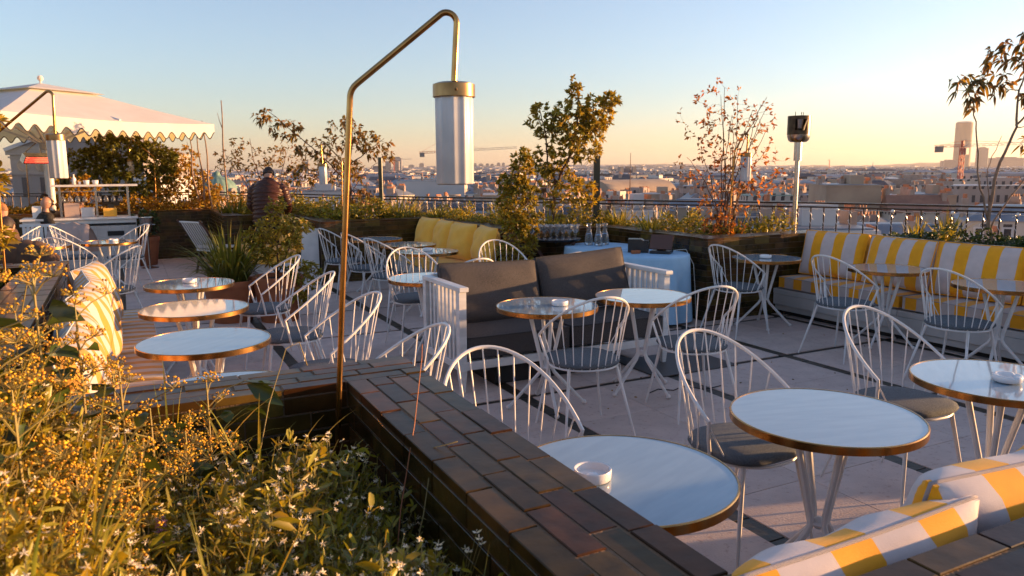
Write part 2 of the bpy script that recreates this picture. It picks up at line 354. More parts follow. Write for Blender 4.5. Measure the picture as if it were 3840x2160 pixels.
# ------------------------------------------------------------------ railing with light string
rail = thing('metal_railing', 'dark metal railing with a flat handrail along the roof edge in front of the city', 'railing', (6.05, 8.95, 0))
off = Vector((6.05, 8.95, 0)); hr = MB(); allb = []
for i in range(len(RL)-1):
    p, q = Vector((*RL[i], 1.2)), Vector((*RL[i+1], 1.2)); hr.bar(p-off, q-off, .07, .022); hr.bar(p-off-Vector((0, 0, .05)), q-off-Vector((0, 0, .05)), .02, .02)
    n = int((q-p).length/.15)
    for k in range(n): allb.append(p.lerp(q, (k+.5)/n))
hr.build('handrail', M['rail_dark'], rail)
allb.sort(key=lambda v: -v.x); bm0 = None
for i, p in enumerate(allb[:96]):
    if bm0 is None: bm0 = MB().tube([(0, 0, -.40), (0, 0, -.05)], .0085, 6).build('baluster', M['rail_dark'], rail)
    o = bm0 if i == 0 else bm0.copy()
    if i: col.objects.link(o); o.parent = rail
    o.location = p-off
rest = MB()
for p in allb[96:]: rest.tube([p-off+Vector((0, 0, -.4)), p-off+Vector((0, 0, -.05))], .0085, 4)
if rest.v: rest.build('baluster_row', M['rail_dark'], rail)['kind'] = 'stuff'
sl = thing('light_string', 'string of white globe bulbs and pale wire wound along the railing', 'light string', (7.6, 6.9, 1.1)); so2 = Vector((7.6, 6.9, 1.1))
wire = MB(); bulbs = []
for i in range(1, len(RL)-1):
    p, q = Vector((*RL[i], 1.13)), Vector((*RL[i+1], 1.13)); n = int((q-p).length/.05); d = (q-p).normalized()
    side = Vector((d.y, -d.x, 0))*-.03
    wire.tube([p.lerp(q, k/n)+side*(1 if k % 2 else -.5)+Vector((0, 0, -.015*abs(math.sin(k*.7)))) - so2 for k in range(n+1)], .003, 4)
for i, p in enumerate(allb[:96]):
    wire.tube([p-so2+Vector((.013*math.cos(a*1.3), .013*math.sin(a*1.3), -.06-a*.024)) for a in range(13)], .0035, 4)
    for k in range(3): h = p-so2+Vector((rnd.uniform(-.02, .02), rnd.uniform(-.02, .02), -.09-.1*k)); wire.tube([h, h+Vector((rnd.uniform(-.02, .03), rnd.uniform(-.02, .03), -.02))], .004, 4)
    if i % 4 == 1: bulbs.append(p-so2+Vector((-.03, -.03, -.075)))
wire.build('wire', M['bulb'], sl)
g0 = None
for p in bulbs:
    if g0 is None: g0 = MB().ball((0, 0, 0), .022, 10, 7).build('globe_bulb', M['bulb'], sl, 'all'); g0.location = p
    else: c = g0.copy(); col.objects.link(c); c.parent = sl; c.location = p

# ------------------------------------------------------------------ cushions
def cushion(name, mt, wd, ht, th, parent=None, boxy=.0, n=14, wr=.012, uoff=0.0, seed=1, pipe=None, uvax=0, piper=.006, sag=0.0):
    """pillow standing in its XZ plane: width along x, height along z, thickness along y; base at z=0"""
    rr = random.Random(seed); ph = [rr.uniform(0, 6.28) for _ in range(8)]; nx, nz = n, max(6, int(n*ht/wd)); V = []; F = []; UV = []
    def prof(u, v):
        e = (1-abs(u)**3.2)*(1-abs(v)**3.2); e = max(e, 0)**.55
        return boxy+(1-boxy)*e
    def edge(u, v):                                    # pinched outline with soft corners
        kx = 1-.045*(1-boxy)*(1-v*v)-.02*abs(v)**6*abs(u); kz = 1-.05*(1-boxy)*(1-u*u)-.02*abs(u)**6
        return u*kx, v*kz
    for s in (1, -1):
        b = len(V)
        for j in range(nz+1):
            for i in range(nx+1):
                u, v = -1+2*i/nx, -1+2*j/nz; x, z = edge(u, v)
                wv = wr*(math.sin(5*u+ph[0]+3*v)*math.sin(4*v+ph[1])+.5*math.sin(11*u*abs(v)+ph[2])*v)*(1 if boxy < .1 else .5)
                y = s*(th/2*prof(u, v)+wv*(1-abs(u)**4)*(1-abs(v)**4))
                V.append((x*wd/2, y, (z+1)*ht/2-sag*(1-u*u)*(v+1)*.5)); UV.append((((x+1)*wd/2 if uvax == 0 else (z+1)*ht/2)+uoff, z*ht/2))
        w = nx+1
        for j in range(nz):
            for i in range(nx):
                q = (b+j*w+i, b+j*w+i+1, b+(j+1)*w+i+1, b+(j+1)*w+i); F.append(q if s < 0 else q[::-1])
    w = nx+1; h = w*(nz+1); ring = [i for i in range(w)]+[j*w+nx for j in range(1, nz+1)]+[nz*w+i for i in range(nx-1, -1, -1)]+[j*w for j in range(nz-1, 0, -1)]
    for k in range(len(ring)): a, b2 = ring[k], ring[(k+1) % len(ring)]; F.append((a, b2, b2+h, a+h))
    me = bpy.data.meshes.new(name); me.from_pydata(V, [], F); ul = me.uv_layers.new(name='UVMap')
    li = np.zeros(len(me.loops), dtype=np.int32); me.loops.foreach_get('vertex_index', li); ul.data.foreach_set('uv', np.array(UV, dtype=np.float32)[li].ravel())
    me.polygons.foreach_set('use_smooth', [True]*len(me.polygons)); me.set_sharp_from_angle(angle=R(60)); me.update(); me.materials.append(M[mt])
    o = bpy.data.objects.new(name, me); col.objects.link(o)
    if parent: o.parent = parent
    if pipe:
        for s in ((0, h) if boxy > .1 else (0,)):
            pts = [Vector(V[k+s])+Vector((0, 0 if boxy > .1 else -V[k][1], 0)) for k in ring]
            MB().tube(pts, piper, 6, closed=True).build('piping', M[pipe], o, 'all')
    return o
SG = 'yellow and white striped back cushions'
# right bench
bn = thing('built_in_bench', 'long low white painted bench base along the right brick wall', 'bench', (6.8, 3.7, 0))
m_ = MB(); m_.box(-.30, -2.25, .055, .29, 2.48, .24, .003); m_.build('base', M['white_bench'], bn)
m_ = MB(); m_.box(-.335, -2.25, .243, .29, .93, .30, .004); m_.box(-.335, .936, .243, .29, 2.48, .30, .004); m_.box(-.33, -2.25, .12, -.301, 2.48, .242, .003); m_.build('seat_board', M['white_bench'], bn)
MB().box(-.22, -2.2, 0, .29, 2.45, .054).build('plinth', M['black_matte'], bn)
for i, (y0, y1, lb) in enumerate(((4.625, 6.14, 'striped seat cushion at the corner end of the right bench'), (3.09, 4.615, 'striped seat cushion in the middle of the right bench'), (1.55, 3.08, 'striped seat cushion at the near end of the right bench'))):
    o = cushion('seat_cushion', 'stripe_seat', y1-y0, .58, .15, boxy=.78, n=24, wr=.004, seed=i, pipe='cord_grey', uoff=.05*i, piper=.003)
    o.rotation_euler = (R(-90), 0, R(90)); o.location = (7.06, (y0+y1)/2, .375)
    tag(o, lb, 'cushion', 'striped seat cushions on the right bench')
for i, (yc, wd, dx, tz, lb) in enumerate(((5.72, .76, 0, 6, 'striped back cushion leaning in the corner of the right bench'), (4.92, .80, -.03, -7, 'second striped back cushion from the corner of the right bench'), (4.12, .80, -.02, 5, 'third striped back cushion from the corner of the right bench'), (3.32, .80, -.01, -6, 'fourth striped back cushion at the right edge of the photo'), (2.5, .78, -.01, 2, 'nearest striped back cushion of the right bench, cut off by the frame'))):
    o = cushion('back_cushion', 'stripe_right', wd, .50, .19, boxy=.30, n=24, wr=.016, seed=i+3, pipe='stripe_right', uoff=[.03, .16, .05, .1, .2][i], piper=.005)
    o.rotation_euler = (R(13), 0, R(90+tz)); o.location = (6.81+dx, yc, .455)
    tag(o, lb, 'cushion', SG)
# near bench below the bottom right ledge
bn = thing('built_in_bench', 'white bench base hidden below the bottom right cushions', 'bench', (3.6, 1.15, 0))
MB().box(-2.55, -.27, .05, 2.6, .27, .28, .004).build('base', M['white_bench'], bn)
for i, (xc, wd, tx, zb, lb) in enumerate(((1.30, .74, 16, .415, 'striped cushion with grey cord nearest the camera at the bottom edge'), (1.99, .80, 14, .435, 'striped cushion bulging up in the bottom right corner'), (2.80, .78, 14, .43, 'striped cushion just beyond the bottom right corner'), (3.58, .76, 14, .43, 'striped cushion further along the hidden near bench'))):
    o = cushion('back_cushion', 'stripe_near', wd, .52, [.22,.28,.25,.25][i], n=34, wr=.026, seed=i+11, pipe='cord_grey', uoff=[.02, .10, .2, .1][i], piper=.0055, boxy=.09)
    o.rotation_euler = (R(tx), 0, R([1, -4, 2, 1][i])); o.location = (xc, [1.10,1.12,1.10,1.10][i], zb)
    tag(o, lb, 'cushion', 'striped cushions on the near bench')
o = cushion('seat_cushion', 'stripe_seat', 4.6, .52, .14, boxy=.75, n=30, wr=.003, seed=4, pipe='cord_grey', piper=.003)
o.rotation_euler = (R(-90), 0, 0); o.location = (3.6, .90, .352); tag(o, 'striped seat cushion of the near bench below the bottom right corner', 'cushion')
# left bench
bn = thing('built_in_bench', 'white slatted bench base beside the left row of round tables', 'bench', (-.15, 5.25, 0))
MB().box(-.29, -2.33, .05, .30, 2.3, .30, .004).build('base', M['white_bench'], bn)
for i, (y0, y1, lb) in enumerate(((6.2, 7.55, 'striped seat cushion at the far end of the left bench'), (4.7, 6.19, 'striped seat cushion in the middle of the left bench'), (3.15, 4.69, 'striped seat cushion at the near end of the left bench'))):
    o = cushion('seat_cushion', 'stripe_left', y1-y0, .58, .11, boxy=.8, n=24, wr=.004, seed=i+20, pipe='cord_white', piper=.003)
    o.rotation_euler = (R(-90), 0, R(-90)); o.location = (-.43, (y0+y1)/2, .36); tag(o, lb, 'cushion', 'striped seat cushions on the left bench')
for i, (yc, tz, tx, lb) in enumerate(((6.72, -12, 22, 'striped cushion slumped at the far end of the left bench'), (6.02, 6, 16, 'second striped cushion from the far end of the left bench'), (5.30, -8, 18, 'middle striped cushion of the left bench'), (4.55, 4, 20, 'striped cushion half hidden by the ivy on the left bench'), (3.80, -4, 17, 'striped cushion behind the ivy flowers nearest the camera'))):
    o = cushion('back_cushion', 'stripe_left', .72, .53, .24, n=20, wr=.02, seed=i+31, pipe='cord_white', uoff=.07*i, piper=.005, boxy=.1)
    o.rotation_euler = (R(tx*.75), 0, R(-90+tz)); o.location = (-.17, yc, .41); tag(o, lb, 'cushion', 'striped back cushions on the left bench')
# plain yellow bench at the rear
bn = thing('built_in_bench', 'white bench base under the plain yellow cushions', 'bench', (3.85, 9.5, 0))
MB().box(-.28, -1.35, .05, .34, 1.46, .30, .004).build('base', M['white_bench'], bn)
for i, (y0, y1, lb) in enumerate(((9.6, 10.95, 'plain yellow seat cushion at the far end of the rear bench'), (8.2, 9.59, 'plain yellow seat cushion at the near end of the rear bench'))):
    o = cushion('seat_cushion', 'yellow_fabric', y1-y0, .62, .15, boxy=.75, n=16, wr=.006, seed=i+40, pipe='yellow_fabric', piper=.003)
    o.rotation_euler = (R(-90), 0, R(90)); o.location = (4.17, (y0+y1)/2, .375); tag(o, lb, 'cushion', 'yellow seat cushions')
for i, (yc, tz, lb) in enumerate(((10.55, 5, 'plain yellow back cushion in the far corner'), (9.93, -6, 'second plain yellow back cushion from the corner'), (9.27, 4, 'third plain yellow back cushion from the corner'), (8.55, -8, 'plain yellow back cushion beside the leafy shrub'))):
    o = cushion('back_cushion', 'yellow_fabric', [.62, .64, .68, .74][i], .50, .24, n=16, wr=.015, seed=i+50, pipe='yellow_fabric', piper=.005)
    o.rotation_euler = (R(13), 0, R(90+tz)); o.location = (3.92, yc, .45); tag(o, lb, 'cushion', 'plain yellow back cushions')
# boxy yellow seat by the standing man
bs = thing('bench_end', 'white painted end panel and frame of the yellow seat beside the brick wall', 'bench', (2.2, 12.0, 0))
p_ = MB(); poly(p_, [(-.42, .0), (.28, .0), (.28, .80), (.06, .84), (.02, .34), (-.42, .30)], 0, .03)
e_ = MB(); e_.v = [(x, -.94+z, y) for x, y, z in p_.v]; e_.f = p_.f; e_.build('end_panel', M['white_paint'], bs)
MB().box(-.40, -.9, .04, .27, 1.1, .29, .004).build('base', M['white_bench'], bs)
o = cushion('seat_cushion', 'yellow_fabric', 1.9, .55, .17, boxy=.8, n=16, wr=.004, seed=61, pipe='yellow_fabric', piper=.003); o.rotation_euler = (R(-90), 0, R(90)); o.location = (2.2, 12.1, .385); tag(o, 'thick yellow seat cushion behind the potted shrub', 'cushion')
for i, (yc, lb) in enumerate(((11.45, 'upright boxed yellow cushion next to the white end panel'), (12.2, 'upright boxed yellow cushion behind the potted shrub'), (12.95, 'upright boxed yellow cushion beside the standing man'))):
    o = cushion('back_cushion', 'yellow_fabric', .72, .46, .18, boxy=.72, n=14, wr=.006, seed=i+64, pipe='yellow_fabric', piper=.004); o.rotation_euler = (R(6), 0, R(90)); o.location = (2.24, yc, .47); tag(o, lb, 'cushion', 'boxed yellow cushions by the standing man')
# ------------------------------------------------------------------ wire chair
def make_chair():
    t = thing('wire_chair', None, 'chair')
    def ringp(a, z=.44): return Vector((.218*math.cos(a), (.205 if math.sin(a) < 0 else .222)*math.sin(a)*(1 if math.sin(a) < 0 else (1+.10*abs(math.cos(a)))), z))
    KZ, KY = .625, .075; TY, TZ = -.315, .905
    def hoop(a):                                         # a 0..pi over the back, inclined plane from arm bends to top
        s = math.sin(a)**.92 if math.sin(a) > 0 else 0
        return Vector((.272*math.cos(a), KY+(TY-KY)*s, KZ+(TZ-KZ)*s))
    fr = MB()
    fr.tube([ringp(2*math.pi*k/36) for k in range(36)], .0065, 6, closed=True)
    hp = [hoop(math.pi*k/32) for k in range(33)]
    sr_, sl_ = ringp(R(8)), ringp(R(172))
    fr.tube([sr_, sr_.lerp(hp[0], .5)+Vector((.004, 0, 0)), sr_.lerp(hp[0], .93)]+hp[0:]+[sl_.lerp(hp[-1], .93), sl_.lerp(hp[-1], .5)-Vector((.004, 0, 0)), sl_], .0082, 8)
    fr.build('frame', M['white_paint'], t, True)
    sp = MB(); n = 13
    for i in range(n):
        a = math.pi*(i+.55)/(n+.1); h = hoop(a); r = ringp(-(R(6)+(math.pi-R(12))*(i+.5)/n)); sp.tube([r, h], .0036, 5)
    for sx in (1, -1):                                   # short struts in front of the arm bends
        h = hoop(0 if sx > 0 else math.pi); sp.tube([ringp(R(28) if sx > 0 else R(152)), h.lerp(ringp(R(8) if sx > 0 else R(172)), .12)], .0036, 5)
    sp.build('back_spindles', M['white_paint'], t, True)
    for sx, sy in ((1, 1), (-1, 1), (1, -1), (-1, -1)):
        top = ringp(math.atan2(sy*.7, sx*.75), .436); ft = Vector((sx*.235, sy*.245-.02, 0))
        MB().tube([top, top.lerp(ft, .5), ft], [.0115, .0095, .0065], 8).build('leg', M['white_paint'], t, True)
    c = MB(); prof = [(0.0, .447), (.19, .447), (.214, .451), (.223, .464), (.217, .478), (.197, .486), (.13, .491), (0, .493)]
    pr = []; c.lathe([(max(r, 1e-4), z) for r, z in prof], (0, .008, 0), 36, cap=False, fl=lambda a: 1/((abs(math.cos(a))**3.2+abs(math.sin(a))**3.2)**(1/3.2)) if math.sin(a) > 0 else 1/((abs(math.cos(a))**2.3+abs(math.sin(a))**2.3)**(1/2.3)))
    c.build('seat_cushion', M['cushion_grey'], t, 'all')
    ti = MB()
    for sx in (1, -1):
        b = Vector((sx*.15, -.145, .448)); ti.tube([b, b+Vector((sx*.02, -.02, .012)), b+Vector((sx*.02, -.025, -.03)), b+Vector((sx*.035, -.03, -.11))], .0028, 4)
        ti.tube([b, b+Vector((-sx*.06, -.015, .018)), b+Vector((-sx*.12, .0, .03))], .0026, 4)
    ti.build('cushion_tie', M['cord_white'], t)
    return t
ch0 = make_chair(); used = [False]
def chair(x, y, rz, label, group):
    if not used[0]:
        used[0] = True; ch0.location = (x, y, 0); ch0.rotation_euler = (0, 0, R(rz)); ch0['label'] = label; ch0['group'] = group; return ch0
    return dup(ch0, (x, y, 0), R(rz), label, group)
GN, GR, GL, GB, GS, GY = 'wire chairs opposite the near bench', 'wire chairs facing the right striped bench', 'wire chairs facing the left striped bench', 'wire chairs near the bar', 'wire chairs around the sofa', 'wire chairs facing the plain yellow bench'
# chair local +Y is where the sitter looks
chair(1.28, 2.52, 176, 'white wire chair behind the near table, partly hidden by the brick ledge', GN)
chair(2.32, 2.36, 183, 'white wire chair behind the empty near table, its grey seat showing at left', GN)
chair(3.46, 2.42, 178, 'white wire chair behind the cut-off table at the right edge', GN)
chair(2.50, 3.92, -8, 'white wire chair in front of the sofa at the round table with the white ashtray', GS)
chair(3.38, 3.92, -12, 'white wire chair in front of the sofa at the empty table beside its right arm', GS)
chair(5.40, 5.64, -84, 'white wire chair by the brick corner at the table against the wall', GR)
chair(5.56, 4.50, -88, 'white wire chair facing the corner cushions of the right bench', GR)
chair(5.60, 3.50, -87, 'white wire chair at the far right facing the striped bench', GR)
chair(1.02, 6.72, 92, 'white wire chair in front of the terracotta pots, furthest of the left row', GL)
chair(1.02, 5.52, 86, 'white wire chair second from the pots in the left row', GL)
chair(1.03, 4.42, 93, 'white wire chair just left of the brass lamp post in the left row', GL)
chair(1.03, 3.35, 88, 'white wire chair whose back shows just above the brick ledge right of the lamp post', GL)
chair(2.50, 9.78, -72, 'white wire chair leftmost against the rear brick wall', GY)
chair(2.58, 8.92, -76, 'white wire chair in the middle of three turned to the yellow bench', GY)
chair(2.62, 8.12, -70, 'white wire chair nearest of three turned to the yellow bench', GY)
chair(2.36, 6.60, 178, 'white wire chair behind the left arm of the sofa', GS)
chair(2.60, 5.98+.05, 4, 'white wire chair whose hoop just shows above the left half of the sofa back', GS)
chair(3.42, 6.86, 176, 'white wire chair beyond the sofa in front of the yellow cushions', GS)
chair(3.55, 6.02, 3, 'white wire chair whose hoop just shows above the right half of the sofa back', GS)
chair(-.62, 12.05, -95, 'white wire chair with tall hoop left of the table near the bar', GB)
chair(-.02, 11.72, 112, 'white wire chair with grey seat standing beside the bucket stand', GB)
chair(-.60, 10.20, -30, 'white wire chair in front of the bar between two round tables', GB)
chair(-.18, 8.55, 60, 'white wire chair just behind the slumped striped cushion', GB)
chair(-1.35, 12.1, 80, 'white wire chair at the left by the white slatted screen', GB)
chair(-1.18, 10.1, 70, 'white wire chair nearest the blonde woman at the left edge', GB)

# ------------------------------------------------------------------ round tables
def make_table():
    t = thing('round_table', None, 'table')
    b = MB(); b.lathe([(.343, .7165), (.343, .7225), (.3475, .7225), (.35, .7195), (.35, .692), (.346, .690), (.30, .690)], n=72, cap=False); b.build('brass_rim', M['brass'], t, True)
    MB().lathe([(1e-4, .692), (.3425, .692), (.3425, .7205), (1e-4, .7205)], n=72, cap=False).build('marble_top', M['marble'], t)
    h = MB()
    for k in range(4):
        a = R(90*k); h.tube([(.035*math.cos(a), .035*math.sin(a), .285), (.035*math.cos(a+R(90)), .035*math.sin(a+R(90)), .285)], .009, 6)
    h.ball((0, 0, .285), .026, 10, 8); h.build('hub', M['white_paint'], t, True)
    for k in range(4):
        a = R(90*k); ca, sa = math.cos(a), math.sin(a)
        l = MB().tube([(.125*ca, .125*sa, .692), (.04*ca, .04*sa, .33), (.034*ca, .034*sa, .285), (.055*ca, .055*sa, .245), (.265*ca, .265*sa, .022)], [.0145, .0135, .013, .013, .011], 8)
        l.ball((.272*ca, .272*sa, .017), .0175, 10, 7); l.build('leg', M['white_paint'], t, True)
    return t
tb0 = make_table(); tused = [False]
def table(x, y, rz, label, group):
    if not tused[0]:
        tused[0] = True; tb0.location = (x, y, 0); tb0.rotation_euler = (0, 0, R(rz)); tb0['label'] = label; tb0['group'] = group; return tb0
    return dup(tb0, (x, y, 0), R(rz), label, group)
TG = 'round marble tables with brass rims'
for a in ((1.295, 1.809, 20, 'round marble table with a white ashtray, largest in the picture beside the brick ledge'),
          (2.309, 1.919, 165, 'empty round marble table in the right foreground'),
          (3.38, 1.91, 40, 'round marble table cut by the right edge with a notched ashtray'),
          (2.531, 4.441, 75, 'round marble table in front of the left half of the sofa'),
          (3.348, 4.454, 10, 'round marble table in front of the right arm of the sofa'),
          (5.886, 5.748, -35, 'round table against the brick corner with a white ashtray'),
          (6.228, 4.587, 15, 'round table at the corner end of the striped right bench'),
          (6.12, 3.50, 20, 'round table at the right edge reflecting the striped bench'),
          (.437, 6.748, 30, 'round table in front of the terracotta pots, furthest of the left row'),
          (.377, 5.518, 0, 'round table second in the left row, between two others'),
          (.341, 4.414, 45, 'round table nearest in the left row with ivy leaves over its rim'),
          (.33, 3.30, 10, 'round table mostly hidden behind the near brick ledge'),
          (3.05, 8.10, 50, 'round table nearest the front of the plain yellow bench'),
          (3.12, 8.98, 15, 'middle round table at the plain yellow bench'),
          (3.00, 9.92, 80, 'round table against the rear brick wall'),
          (2.30, 6.10, 35, 'round table tucked behind the left arm of the sofa'),
          (3.42, 6.42, 70, 'round table beyond the sofa back with a white ashtray'),
          (-.22, 11.3, 0, 'round table with a white saucer in front of the bar'),
          (-.98, 11.1, 55, 'round table in front of the people at the left')):
    table(a[0], a[1], a[2], a[3], TG)
# ------------------------------------------------------------------ ashtrays
def make_ash():
    return MB().lathe([(1e-4, .004), (.046, .004), (.049, .002), (.052, .006), (.053, .036), (.051, .040), (.047, .038), (.046, .013), (.025, .010), (.016, .018), (.010, .022), (1e-4, .023)], n=40, cap=False).build('ashtray', M['porcelain'], None, True)
def notch_ash():
    m = MB(); n = 48; prof = [(1e-4, .003), (.044, .003), (.052, .008), (.055, .030), (.052, .041), (.044, .041), (.037, .032), (.034, .015), (1e-4, .012)]
    v = []; f = []
    for r, z in prof:
        for k in range(n):
            a = 2*math.pi*k/n; nz = .013*math.exp(-((math.sin(1.5*a))/.16)**2) if .030 < z else 0; v.append((r*math.cos(a), r*math.sin(a), z-nz))
    for i in range(len(prof)-1):
        for k in range(n): l = (k+1) % n; f.append((i*n+k, i*n+l, (i+1)*n+l, (i+1)*n+k))
    return m.add(v, f).build('ashtray', M['porcelain'], None, 'all')
A0 = make_ash(); A1 = notch_ash(); AG = 'white porcelain ashtrays'
def ash(src, x, y, lb, first=False, s=1):
    o = src if first else src.copy()
    if not first: col.objects.link(o)
    o.location = (x, y, .721); o.scale = (s*1.08, s*1.08, s*.84); return tag(o, lb, 'ashtray', AG)
ash(A0, 1.20, 1.825, 'white round ashtray on the large table beside the brick ledge', True)
ash(A0, 2.61, 4.40, 'white ashtray reflected in the table before the sofa')
ash(A0, .44, 6.80, 'white ashtray on the table before the terracotta pots')
ash(A0, 3.06, 8.12, 'white ashtray on the table by the yellow bench')
ash(A0, 3.40, 6.36, 'white ashtray on the table beyond the sofa back')
ash(A0, -.16, 11.3, 'white ashtray on the table in front of the bar')
ash(A1, 3.36, 1.86, 'notched white ashtray on the table at the right edge', True)
ash(A1, 5.84, 5.71, 'notched white ashtray on the table by the brick corner')

# ------------------------------------------------------------------ sofa
sf = thing('outdoor_sofa', 'white slatted wooden sofa with dark grey woven cushions in the middle of the terrace', 'sofa', (3.07, 5.35, 0)); W2 = .93; D0, D1 = -.36, .38
for sx, nm in ((-1, 'left'), (1, 'right')):
    a = MB(); x = sx*W2
    MB().box(x-.035, D0-.03, .765, x+.035, D1+.0, .80, .004).build('arm_rest', M['white_wood'], sf)
    for k in range(8): y = D0+.085+k*.077; a.box(x-.012, y-.018, .22, x+.012, y+.018, .764, .002)
    a.box(x-.02, D0+.04, .165, x+.02, D1-.04, .219, .002); a.build('slatted_side', M['white_wood'], sf)
    for y, w in ((D0+.0, .05), (D1-.05, .05)):
        l = MB(); l.box(x-.028, y, .16, x+.028, y+w+.012, .764, .003); l.add([(x-.028, y, .159), (x+.028, y, .159), (x+.028, y+w+.01, .159), (x-.028, y+w+.01, .159), (x-.016, y+.012, 0), (x+.016, y+.012, 0), (x+.016, y+w-.01, 0), (x-.016, y+w-.01, 0)], [(0,1,5,4),(1,2,6,5),(2,3,7,6),(3,0,4,7),(4,5,6,7)]); l.build('leg', M['white_wood'], sf)
f_ = MB(); f_.box(-W2+.03, D0+.005, .17, W2-.03, D0+.04, .235, .003); f_.box(-W2+.03, D1-.05, .17, W2-.03, D1-.015, .235, .003)
for k in range(11): xx = -W2+.1+k*.166; f_.box(xx-.03, D0+.041, .205, xx+.03, D1-.051, .228)
f_.build('seat_frame', M['white_wood'], sf)
b_ = MB(); b_.box(-W2+.036, D1-.055, .775, W2-.036, D1+.0, .812, .004); b_.box(-W2+.036, D1-.045, .25, W2-.036, D1-.02, .30, .002)
for k in range(22): xx = -W2+.09+k*.080; b_.box(xx-.018, D1-.045, .301, xx+.018, D1-.022, .774, .002)
b_.build('slatted_back', M['white_wood'], sf)
for i, (xc, w_) in enumerate(((-.455, .89), (.455, .89))):
    o = cushion('sofa_seat_cushion', 'sofa_fabric', w_, .62, .20, sf, boxy=.78, n=18, wr=.006, seed=i+71, pipe='piping', piper=.004); o.rotation_euler = (R(-90), 0, 0); o.location = (xc, D0+.0, .335)
    o = cushion('sofa_back_cushion', 'sofa_fabric', w_, .50, .17, sf, boxy=.3, n=20, wr=.02, seed=i+75, pipe='piping', piper=.004); o.rotation_euler = (R(-17), R([1.5, -3.0][i]), 0); o.location = (xc, .10, .415+.03*i)
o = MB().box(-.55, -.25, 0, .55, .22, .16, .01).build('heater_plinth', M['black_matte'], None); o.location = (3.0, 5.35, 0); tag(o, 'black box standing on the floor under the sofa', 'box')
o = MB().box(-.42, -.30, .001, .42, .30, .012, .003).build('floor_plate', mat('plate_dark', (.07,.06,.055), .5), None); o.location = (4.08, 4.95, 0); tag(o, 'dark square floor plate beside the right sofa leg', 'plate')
o = MB().tube([(0,0,.006),(.12,.05,.006),(.2,-.03,.006),(.34,.02,.006),(.42,-.12,.006),(.6,-.1,.006)], .004, 5).build('floor_cable', M['black_matte'], None, True); o.location = (3.35, 4.35, 0); tag(o, 'thin dark cable curled on the slabs behind the wire chairs', 'cable')

# ------------------------------------------------------------------ lamps
def lamp(label, base, h, drop, arm, rz, group, lean=.035):
    """post straight to elbow height h, sloping arm (dx, dz), hook and fluted glass shade"""
    t = thing('lantern_lamp', label, 'lamp', base, rz, group)
    dx, dz = arm
    pts = [Vector((0, 0, 0)), Vector((lean*.5, 0, h*.5)), Vector((lean, 0, h-.03))]
    e = Vector((lean, 0, h)); d = Vector((dx, 0, dz)).normalized(); ap = e+Vector((dx, 0, dz))
    for k in range(1, 6): s = k/5; pts.append(Vector((lean, 0, h-.03)).lerp(e, s).lerp(e.lerp(e+d*.03, s), s))
    tip = ap; pts.append(tip)
    r = .032; sgn = 1 if dx > 0 else -1; c = tip+Vector((sgn*.006, 0, -r*.9))
    a0 = math.atan2(d.x*sgn, -d.z)  # start of the hook arc
    for k in range(1, 9): a = R(120)-(R(120))*k/8; pts.append(Vector((tip.x+sgn*(r*math.cos(a)+.5*r), 0, tip.z-r*.85+r*math.sin(a))))
    end = pts[-1]; bot = Vector((end.x+sgn*.0-.012*sgn, 0, drop)); pts += [end.lerp(bot, .5), bot]
    MB().tube(pts, .0098, 10).build('post', M['brass'], t, True)
    s = Vector((bot.x, 0, drop))
    c_ = MB(); c_.lathe([(.012, .012), (.05, .010), (.066, .004), (.0665, -.034), (.063, -.036), (.058, -.034)], s, 36, cap=True)
    for k in range(3): a = R(40+120*k); c_.ball((s.x+.066*math.cos(a), s.y+.066*math.sin(a), s.z-.016), .005, 6, 4)
    c_.build('cap', M['brass_dark'], t, True)
    fl = lambda a: 1-.09*abs(math.cos(5*a))
    MB().lathe([(.060, -.034), (.062, -.04), (.061, -.30), (.058, -.305), (.056, -.30), (.054, -.04)], s, 90, cap=False, fl=fl).build('glass_shade', M['shade_glass'], t, 'all')
    MB().lathe([(1e-4, -.06), (.022, -.08), (.03, -.13), (.02, -.18), (1e-4, -.2)], s, 12, cap=False).build('lamp_bulb', M['bulb'], t, 'all')
    return t
LG = 'brass lamps with hanging fluted glass shades'
lamp('tall brass lamp post with a hanging fluted white shade in the middle foreground', (.566, 2.442, .55), 1.345, 1.355, (.29, .225), R(-27), LG, .10)
t = lamp('brass lamp with white fluted shade hanging before the parasol at the left', (-.82, 6.60, .74), 1.16, 1.16, (.40, .30), R(-27), LG)
t = lamp('brass lamp standing in the planter above the rear chairs with a slim white shade', (2.98, 11.62, .8), .98, .93, (-.26, .28), R(-27), LG)
t = lamp('brass lamp whose white shade hangs among the red leaves', (6.17, 6.62, .8), 1.02, 1.00, (.10, .20), R(-27), LG)
t = lamp('brass lamp hanging in front of the dark bush behind the bar', (.55, 16.2, .8), 1.10, 1.05, (-.42, .35), R(-27), LG)
t = lamp('small brass lamp beyond the parasol mast at the left', (-1.6, 17.0, .8), 1.2, 1.15, (.25, .2), R(-27), LG)

